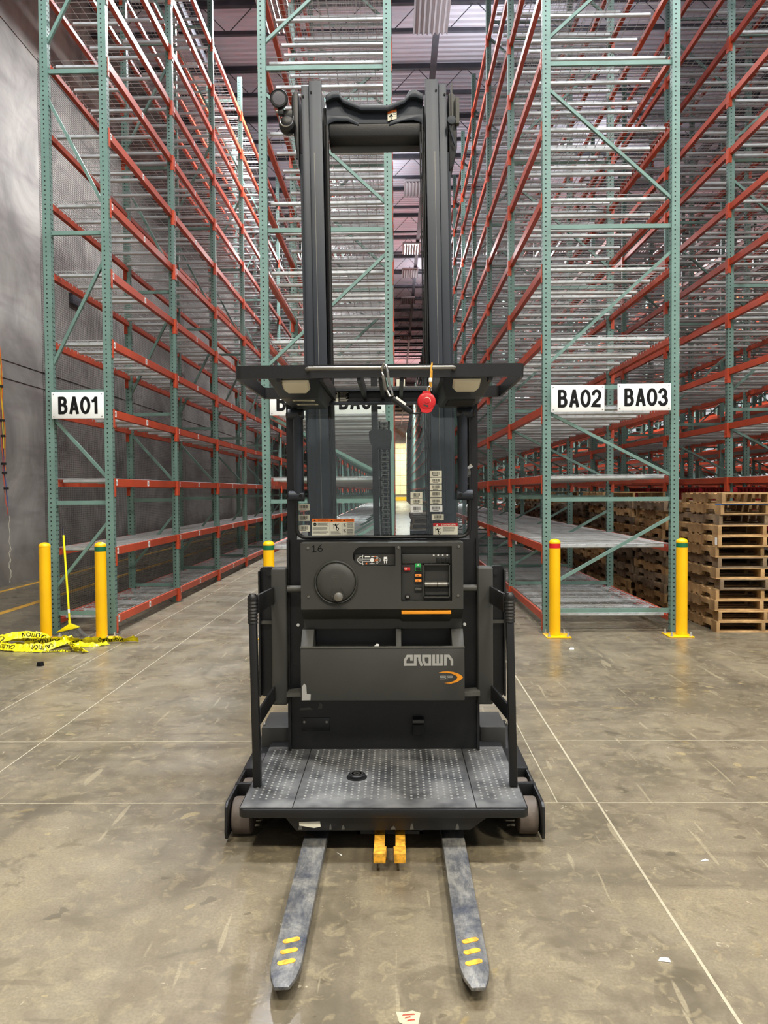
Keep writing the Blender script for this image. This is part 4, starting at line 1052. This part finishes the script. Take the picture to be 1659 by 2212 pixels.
# brackets, work light and camera on the mast head
br = mpart('lamp_bracket', G().prism([(-.535, 3.735), (-.522, 3.765), (-.497, 3.765), (-.497, 3.33), (-.515, 3.44), (-.535, 3.60)], 'y', 4.27, 4.46), 'black', bevel=.008)
wk = mpart('work_light', G().lathe((-.597, 4.235, 3.706), (0.06, -1, -.12), [(.02, -.07), (.035, -.06), (.047, -.02), (.049, .01), (.046, .014), (.044, .010)], 28), 'black')
mpart('lamp_glass', G().lathe((-.597, 4.235, 3.706), (0.06, -1, -.12), [(.044, .008), (.030, .011), (.0001, .012)], 24), 'lens', wk)
mpart('lamp_arm', G().box(-.605, -.575, 4.24, 4.27, 3.625, 3.665).box(-.58, -.53, 4.26, 4.29, 3.615, 3.660), 'black', wk, bevel=.003)
mpart('arm_screw', G().cyl((-.618, 4.25, 3.645), (-.603, 4.25, 3.645), .009, 10), 'steel', wk)
cm = mpart('camera_dome', G().lathe((-.558, 4.25, 3.573), (0, -1, -.1), [(.03, -.06), (.044, -.04), (.046, 0), (.038, .016), (.02, .024), (.0001, .026)], 24), 'black')
mpart('camera_guard', G().tube([(-.592 + .034 * (1 - cos(pi * i / 10)), 4.215, 3.578 - .030 * sin(pi * i / 10)) for i in range(11)], .004, 8).tube([(-.592, 4.215, 3.578), (-.598, 4.23, 3.61)], .004, 8).tube([(-.524, 4.215, 3.578), (-.520, 4.23, 3.61)], .004, 8), 'chrome', cm)
rb_ = mpart('right_bracket', G().prism([(.327, 3.755), (.350, 3.765), (.372, 3.735), (.374, 3.60), (.372, 3.46), (.350, 3.36), (.327, 3.33)], 'y', 4.30, 4.46), 'black', bevel=.008)
mpart('bracket_arm', G().box(.340, .346, 4.24, 4.30, 3.58, 3.78).box(.365, .385, 4.27, 4.31, 3.58, 3.72), 'greylight', rb_)
mpart('bracket_knob', G().lathe((.338, 4.24, 3.575), (0, -1, 0), [(.024, 0), (.026, .01), (.022, .018), (.0001, .019)], 18), 'mastgrey', rb_)
mpart('bracket_stay', G().bar((.327, 4.25, 3.55), (.36, 4.28, 3.46), .006, .012), 'mastgrey', rb_)
# hoses, chains and lift cylinder behind the window
for x, r_, z1 in ((-.340, .0105, 3.56), (.178, .006, 3.56), (.166, .004, 3.52), (.188, .004, 3.52)):
    mpart('mast_hose', G().cyl((x, 4.24, .9), (x, 4.24, z1), r_, 10), 'black')
cy = mpart('lift_cylinder', G().box(-.130, -.095, 4.30, 4.36, .5, 2.20), 'black')
mpart('cylinder_bracket', G().prism([(-.136, 1.83), (-.145, 1.86), (-.145, 1.90), (-.128, 1.91), (-.03, 1.91), (-.018, 1.90), (-.018, 1.86), (-.026, 1.80), (-.12, 1.80)], 'y', 4.292, 4.30), 'black', cy)
for x in (-.060,):
    cg = G(); k = 0; z = .9
    while z < 1.955:
        cg.box(x - (.020 if k % 2 else .013), x - (.016 if k % 2 else .009), 4.305, 4.33, z - .016, z + .016)
        cg.box(x + (.016 if k % 2 else .009), x + (.020 if k % 2 else .013), 4.305, 4.33, z - .016, z + .016)
        cg.cyl((x - .022, 4.317, z), (x + .022, 4.317, z), .0055, 6)
        z += .0245; k += 1
    mpart('lift_chain', cg, 'steel', smooth=False)
mpart('chain_guide', G().box(-.092, -.028, 4.335, 4.35, .6, 1.96), 'black')
mpart('mast_crossmember', G().box(-.36, .20, 4.38, 4.42, 1.06, 1.28).box(.075, .195, 4.34, 4.38, 1.29, 1.345), 'black')
# rear-view sticker on the mast behind the guard
part('guard_sticker', G().box(.008, .052, 4.028, 4.0300, 2.115, 2.150), 'paper', gd_, smooth=False)

# ================================================================== THINGS ON THE TRUCK
# silver snap hook with a dark shock pack hanging from the grab rail
t = thing('lanyard', (-.045, 3.24, 1.9), 'silver snap hook and dark lanyard pack hanging from the guard rail', 'lanyard')
def sub(name, gm, mt, base, parent, **k): return link(name, gm.mesh(name, mt, off=base, **k), parent)
bs = (-.045, 3.24, 1.9)
loop = [(-.052, 3.254, 2.070), (-.052, 3.248, 2.092), (-.045, 3.243, 2.102), (-.037, 3.240, 2.096), (-.032, 3.238, 2.080), (-.026, 3.236, 2.030), (-.012, 3.236, 1.985), (-.010, 3.236, 1.968), (-.022, 3.236, 1.966), (-.034, 3.238, 1.990), (-.046, 3.246, 2.035)]
sub('snap_hook', G().tube(loop, .0055, 8, closed=True), 'chrome', bs, t)
sub('gate_sleeve', G().bar((-.049, 3.246, 2.055), (-.036, 3.239, 1.990), .014, .014), 'steel', bs, t, bevel=.003)
sub('hook_latch', G().prism([(-.034, 2.066), (-.026, 2.068), (-.014, 1.995), (-.022, 1.99)], 'y', 3.229, 3.235), 'steel', bs, t)
a_ = Vector((-.012, 3.236, 1.958)); b_ = Vector((.072, 3.236, 1.895))
sub('shock_pack', G().bar(a_, b_, .022, .034, up=(0, 1, 0)), 'black', bs, t, bevel=.007, seg=3)
sub('pack_label', G().bar(a_ + (b_ - a_) * .12 + Vector((.006, -.0175, .009)), a_ + (b_ - a_) * .6 + Vector((.006, -.0175, .009)), .009, .001, up=(0, 1, 0)), 'white', bs, t)
# red self-retracting lifeline
bs = (.131, 3.225, 1.90)
t = thing('fall_arrest_block', bs, 'round red fall arrest reel hanging from the guard rail', 'safety reel')
gm = G().lathe((.131, 3.240, 1.940), (0, -1, 0), [(.036, 0), (.0385, .005), (.0385, .022), (.036, .027), (.030, .030), (.0001, .031)], 36)
gm.prism([(.112, 1.968), (.150, 1.968), (.146, 1.984), (.116, 1.984)], 'y', 3.213, 3.238).prism([(.103, 1.918), (.160, 1.916), (.152, 1.898), (.135, 1.892), (.110, 1.896)], 'y', 3.212, 3.238)
hs = sub('reel_housing', gm, 'red', bs, t)
rg_ = G()
for i in range(20):
    th_ = radians(-30 + i * 12.6)
    u = Vector((cos(th_), 0, sin(th_))); c0 = Vector((.131, 3.2115, 1.940))
    rg_.bar(c0 + u * .024, c0 + u * .0375 + Vector((0, .004, 0)), .0028, .0028, up=(0, 1, 0))
sub('housing_ribs', rg_, 'red', bs, hs, smooth=False)
sub('hub_ring', G().lathe((.133, 3.2115, 1.943), (0, -1, 0), [(.015, 0), (.015, .002), (.0125, .002), (.0125, 0)], 24), 'paper', bs, hs)
sub('hub_button', G().lathe((.133, 3.2115, 1.943), (0, -1, 0), [(.012, 0), (.011, .004), (.0001, .005)], 20), 'red', bs, hs)
sub('rating_plate', G().prism([(.119, 1.931), (.139, 1.924), (.138, 1.915), (.118, 1.922)], 'y', 3.2095, 3.212), 'greydark', bs, hs)
sub('tether', G().tube([(.156, 3.252, 2.083), (.156, 3.243, 2.103), (.152, 3.240, 2.085), (.148, 3.233, 2.03), (.143, 3.23, 1.984)], [.0035] * 5, 8).tube([(.157, 3.258, 2.083), (.154, 3.24, 2.03), (.150, 3.233, 1.995)], .003, 8), 'tapeyellow', bs, t)
sub('tether_sleeve', G().box(.141, .155, 3.228, 3.240, 2.022, 2.040), 'white', bs, t, bevel=.003)
sub('shackle', G().tube([(.134, 3.226, 1.984), (.135, 3.226, 1.998), (.143, 3.226, 2.004), (.150, 3.226, 1.998), (.151, 3.226, 1.984)], .0028, 8), 'chrome', bs, t)
sub('lifeline_end', G().tube([(.112, 3.226, 1.897), (.100, 3.230, 1.894), (.085, 3.234, 1.892), (.072, 3.236, 1.895)], .004, 8), 'black', bs, t)

# ================================================================== BROOM, TAPE, CABLES, LITTER
bs = (-3.56, 8.28, 0)
t = thing('broom', bs, 'yellow angled broom with long handle leaning between two bollards', 'broom')
sub('handle', G().cyl((-3.690, 8.4650, 1.10), (-3.578, 8.3250, .135), .0115, 12), 'tape', bs, t)
sub('handle_tip', G().cyl((-3.7007, 8.4785, 1.192), (-3.690, 8.4650, 1.10), .008, 10), 'darksteel', bs, t)
sub('handle_label', G().cyl((-3.5965, 8.3480, .293), (-3.5915, 8.3418, .250), .0122, 12), 'white', bs, t)
sub('broom_head', G().prism([(-3.715, .052), (-3.585, .135), (-3.562, .140), (-3.475, .108), (-3.472, .096), (-3.715, .044)], 'y', 8.2950, 8.3350).cyl((-3.574, 8.3180, .125), (-3.583, 8.3300, .175), .016, 10), 'tape', bs, t, bevel=.003)
gm = G(); rg = random.Random(11)
for i in range(260):
    f_ = rg.random(); x0 = -3.712 + .238 * f_; z0 = .05 + .05 * f_; y0 = 8.3000 + rg.random() * .03
    L_ = .105; dx = .02 + .16 * f_ * f_ + rg.uniform(-.012, .012) - (.0 if f_ > .1 else .02)
    x1 = x0 + dx * .6; gm.tube([(x0, y0, z0), (x0 + dx * .25, y0 - .005, z0 * .55), (x1, y0 + rg.uniform(-.025, .01), rg.uniform(.001, .006))], .0011, 3, caps=False)
tag(sub('bristles', gm, 'bristle', bs, t, smooth=False), kind='stuff')

# caution tape: one tangled ribbon with printed letters
bs = (-3.5, 7.7, 0)
t = thing('caution_tape', bs, 'crumpled heap of yellow caution tape with black letters on the floor by the bollards', 'tape')
def catmull(P, n=8):
    out = []
    for i in range(len(P) - 1):
        p0 = P[max(i - 1, 0)]; p1 = P[i]; p2 = P[i + 1]; p3 = P[min(i + 2, len(P) - 1)]
        for k in range(n):
            s = k / n
            out.append(tuple(.5 * ((2 * b) + (c - a) * s + (2 * a - 5 * b + 4 * c - d) * s * s + (-a + 3 * b - 3 * c + d) * s ** 3) for a, b, c, d in zip(p0, p1, p2, p3)))
    out.append(P[-1]); return out
def ribbon(P, wd, text_every=.42, phase=.15, flipt=False):
    """P: x, y, z of the lower edge, tilt in degrees (90 stands upright, 0 lies flat)"""
    Q = catmull(P); rq = random.Random(len(P) * 7 + int(wd * 1000)); Q = [(q[0] + rq.uniform(-.005, .005), q[1] + rq.uniform(-.006, .006), max(.003, q[2] + rq.uniform(-.004, .006)), q[3] * .85 + rq.uniform(-15, 15)) for q in Q]; gm = G(); tx = G(); rows = []; s = 0; S_ = [0]
    for i, q in enumerate(Q):
        if i: s += (Vector(q[:3]) - Vector(Q[i - 1][:3])).length; S_.append(s)
    for i, q in enumerate(Q):
        a = Q[max(i - 1, 0)]; b = Q[min(i + 1, len(Q) - 1)]
        d = Vector((b[0] - a[0], b[1] - a[1], 0)); d = d.normalized() if d.length > 1e-6 else Vector((1, 0, 0))
        n_ = Vector((-d.y, d.x, 0)); tl = radians(q[3]); up = n_ * cos(tl) + Vector((0, 0, 1)) * sin(tl)
        rows.append((Vector(q[:3]), up, d.cross(up)))
    for i in range(len(rows) - 1):
        p, u, _ = rows[i]; p2, u2, _ = rows[i + 1]; m_ = .5 * wd
        sag = _ * (.006 * sin(S_[i] * 23)); sag2 = rows[i + 1][2] * (.006 * sin(S_[i + 1] * 23))
        gm.add([p, p2, p2 + u2 * m_ + sag2, p + u * m_ + sag, p2 + u2 * wd, p + u * wd], [(0, 1, 2, 3), (3, 2, 4, 5)])
    def at(sv, v, side):
        i = 0
        while i < len(S_) - 2 and S_[i + 1] < sv: i += 1
        f_ = min(1, max(0, (sv - S_[i]) / max(1e-6, S_[i + 1] - S_[i])))
        p = rows[i][0].lerp(rows[i + 1][0], f_); u = rows[i][1].lerp(rows[i + 1][1], f_); nn = rows[i][2].lerp(rows[i + 1][2], f_)
        sag = .006 * sin(sv * 23) * (1 - abs(v / wd - .5) * 2)
        return p + u * v + nn * (sag + side * .002)
    vs, fs = text_geo('CAUTION', 1.0, .02)
    w_ = max(v[0] for v in vs) - min(v[0] for v in vs)
    s0 = phase
    while s0 + .28 < S_[-1]:
        for side in (-1, 1):
            tx.add([at(s0 + .14 + (a / w_ * .26) * (1 if flipt else -1), wd / 2 + b * .062 * (1 if flipt else -1), side) for a, b in vs], fs)
        s0 += text_every
    return gm, tx
all_r = G(); all_t = G()
runs = [([(-2.70, 7.98, .004, 60), (-2.95, 7.97, .004, 62), (-3.15, 7.93, .004, 70), (-3.35, 7.86, .004, 65), (-3.6, 7.85, .006, 62), (-3.85, 7.95, .01, 75), (-4.0, 8.0, .01, 60), (-4.15, 7.9, .01, 40), (-4.12, 7.72, .01, 30)], .075),
        ([(-4.12, 7.72, .01, 30), (-4.02, 7.60, .012, 50), (-3.85, 7.52, .01, 65), (-3.65, 7.5, .006, 70), (-3.48, 7.55, .006, 60), (-3.38, 7.7, .03, 45), (-3.30, 7.82, .05, 40)], .08),
        ([(-3.30, 7.82, .05, 40), (-3.42, 7.80, .04, 80), (-3.58, 7.76, .03, 70), (-3.75, 7.70, .02, 60), (-3.92, 7.66, .03, 40), (-4.02, 7.74, .05, 70), (-3.88, 7.84, .07, 80), (-3.70, 7.86, .06, 60), (-3.58, 7.78, .02, 30)], .075),
        ([(-3.02, 7.46, .004, 25), (-3.10, 7.50, .004, 60), (-3.18, 7.54, .004, 70), (-3.26, 7.64, .005, 65), (-3.22, 7.72, .005, 40), (-3.08, 7.74, .004, 20), (-2.95, 7.83, .004, 15)], .07),
        ([(-3.62, 7.47, .003, 4), (-3.45, 7.47, .003, 5), (-3.28, 7.50, .003, 3), (-3.1, 7.52, .003, 4)], .05)]
for P, wd in runs:
    a, b = ribbon(P, wd); all_r.add(a.v, a.f); all_t.add(b.v, b.f)
sub('tape_ribbon', all_r, 'tape', bs, t, smooth=False)
sub('tape_lettering', all_t, 'ink', bs, t, smooth=False)

# hanging cable bundle in front of the wall
bs = (-6.36, 12.40, 0)
t = thing('cable_bundle', bs, 'thin bundle of coloured cables hanging by the concrete wall', 'cable')
rg = random.Random(4)
for k, nm in enumerate(('wire_orange', 'wire_yellow', 'wire_blue', 'wire_green', 'wire_red', 'wire_yellow')):
    pts = []
    z1 = (6.5, 6.5, 6.5, 6.5, 6.5, 6.5)[k]; z0 = (1.9, 2.1, 1.3, 1.5, 1.15, 2.2)[k]
    z = z1
    while z > z0:
        pin = .35 + .65 * abs(sin(z * 3.1)); dr = -.10 * min(.9, max(0, (z - 2.6)) * .4) + .10 * max(0, 2.0 - z)
        pts.append((-6.36 + dr * .9 + cos(k * 1.05) * .03 * pin + rg.uniform(-.006, .006), 12.40 + sin(k * 1.05) * .03 * pin, z)); z -= .12
    sub('cable', G().tube(pts, .0085, 6), nm, bs, t)
for z in (3.3, 2.75, 2.5, 2.05, 1.9, 1.65): 
    dr = -.10 * min(.9, max(0, (z - 2.6)) * .4) + .10 * max(0, 2.0 - z)
    sub('cable_tie', G().cyl((-6.36 + dr * .9, 12.40, z - .018), (-6.36 + dr * .9, 12.40, z + .018), .04, 10), 'net', bs, t)
pts = [(-6.29 + .012 * sin(i * 1.7), 12.40 + .01 * cos(i * 2.1), 1.2 - i * .06) for i in range(19)]
sub('frayed_strand', G().tube(pts, .004, 5).tube([(p[0] + .02 * sin(i), p[1], p[2]) for i, p in enumerate(pts[8:])], .003, 5), 'paper', bs, t)
tag(link('wall_box', G().box(-6.6, -6.52, 15.6, 16.15, 5.42, 5.62).box(-6.62, -6.515, 15.58, 16.17, 5.60, 5.63).mesh('wall_box', 'darksteel', bevel=.01)), 'dark box mounted on the concrete wall behind the netting', 'wall box')

mat('oldpaper', (176, 166, 138), .7, 0, .1, 40); mat('redprint', (150, 60, 40), .7, 0, .2, 60)
# small litter on the floor
def scrap(x, y, pts, h, mt, label, cat='litter'):
    gm = G(); n = len(pts)
    gm.add([(u, v, .0015) for u, v in pts] + [(u * .8, v * .8, h) for u, v in pts], [tuple(range(n)), tuple(range(2 * n - 1, n - 1, -1))] + [(i, (i + 1) % n, (i + 1) % n + n, i + n) for i in range(n)])
    return tag(link('litter', gm.mesh('litter', mt, smooth=False), None, (x, y, 0)), label, cat, 'scraps lying on the floor')
scrap(-3.24, 6.90, [(-.03, -.02), (.01, -.03), (.035, 0), (.02, .03), (-.02, .02)], .035, 'ink', 'small black scrap on the floor below the caution tape')
scrap(-.072, 3.235, [(-.03, .012), (-.012, -.02), (.012, -.026), (.03, -.005), (.01, .02)], .006, 'chrome', 'silver foil scrap on the floor below the yellow clamp jaws')
scrap(-.255, 3.275, [(-.012, .016), (.012, -.018), (.014, -.008)], .003, 'white', 'thin white sliver on the floor between left fork and clamp jaws')
pp_ = scrap(.03, 2.255, [(-.04, .018), (-.030, -.03), (-.005, -.045), (.026, -.04), (.034, .012), (.01, .022), (-.015, .014)], .002, 'oldpaper', 'torn paper label with red print at the bottom edge of the photo')
gm = G()
for x0_, x1_, y_ in ((-.022, .018, -.002), (-.014, .006, -.014), (-.008, .018, -.026)): gm.add([(x0_, y_, .0024), (x1_, y_ + .004, .0024), (x1_ - .003, y_ + .010, .0024), (x0_ + .004, y_ + .006, .0024)], [(0, 1, 2, 3)])
link('red_print', gm.mesh('red_print', 'redprint', smooth=False), pp_)
scrap(1.29, 3.22, [(-.02, -.01), (.022, .0), (.012, .014)], .004, 'white', 'white chip on the floor right of the long floor joint')
scrap(.884, 2.53, [(-.022, -.006), (.018, -.012), (.02, .008), (-.012, .012)], .005, 'white', 'white chip on the floor right of the right fork tip')
scrap(1.72, 7.55, [(-.025, -.02), (.02, -.02), (.03, .01), (-.01, .025)], .01, 'white', 'white crumb on the floor left of the red banded bollard')
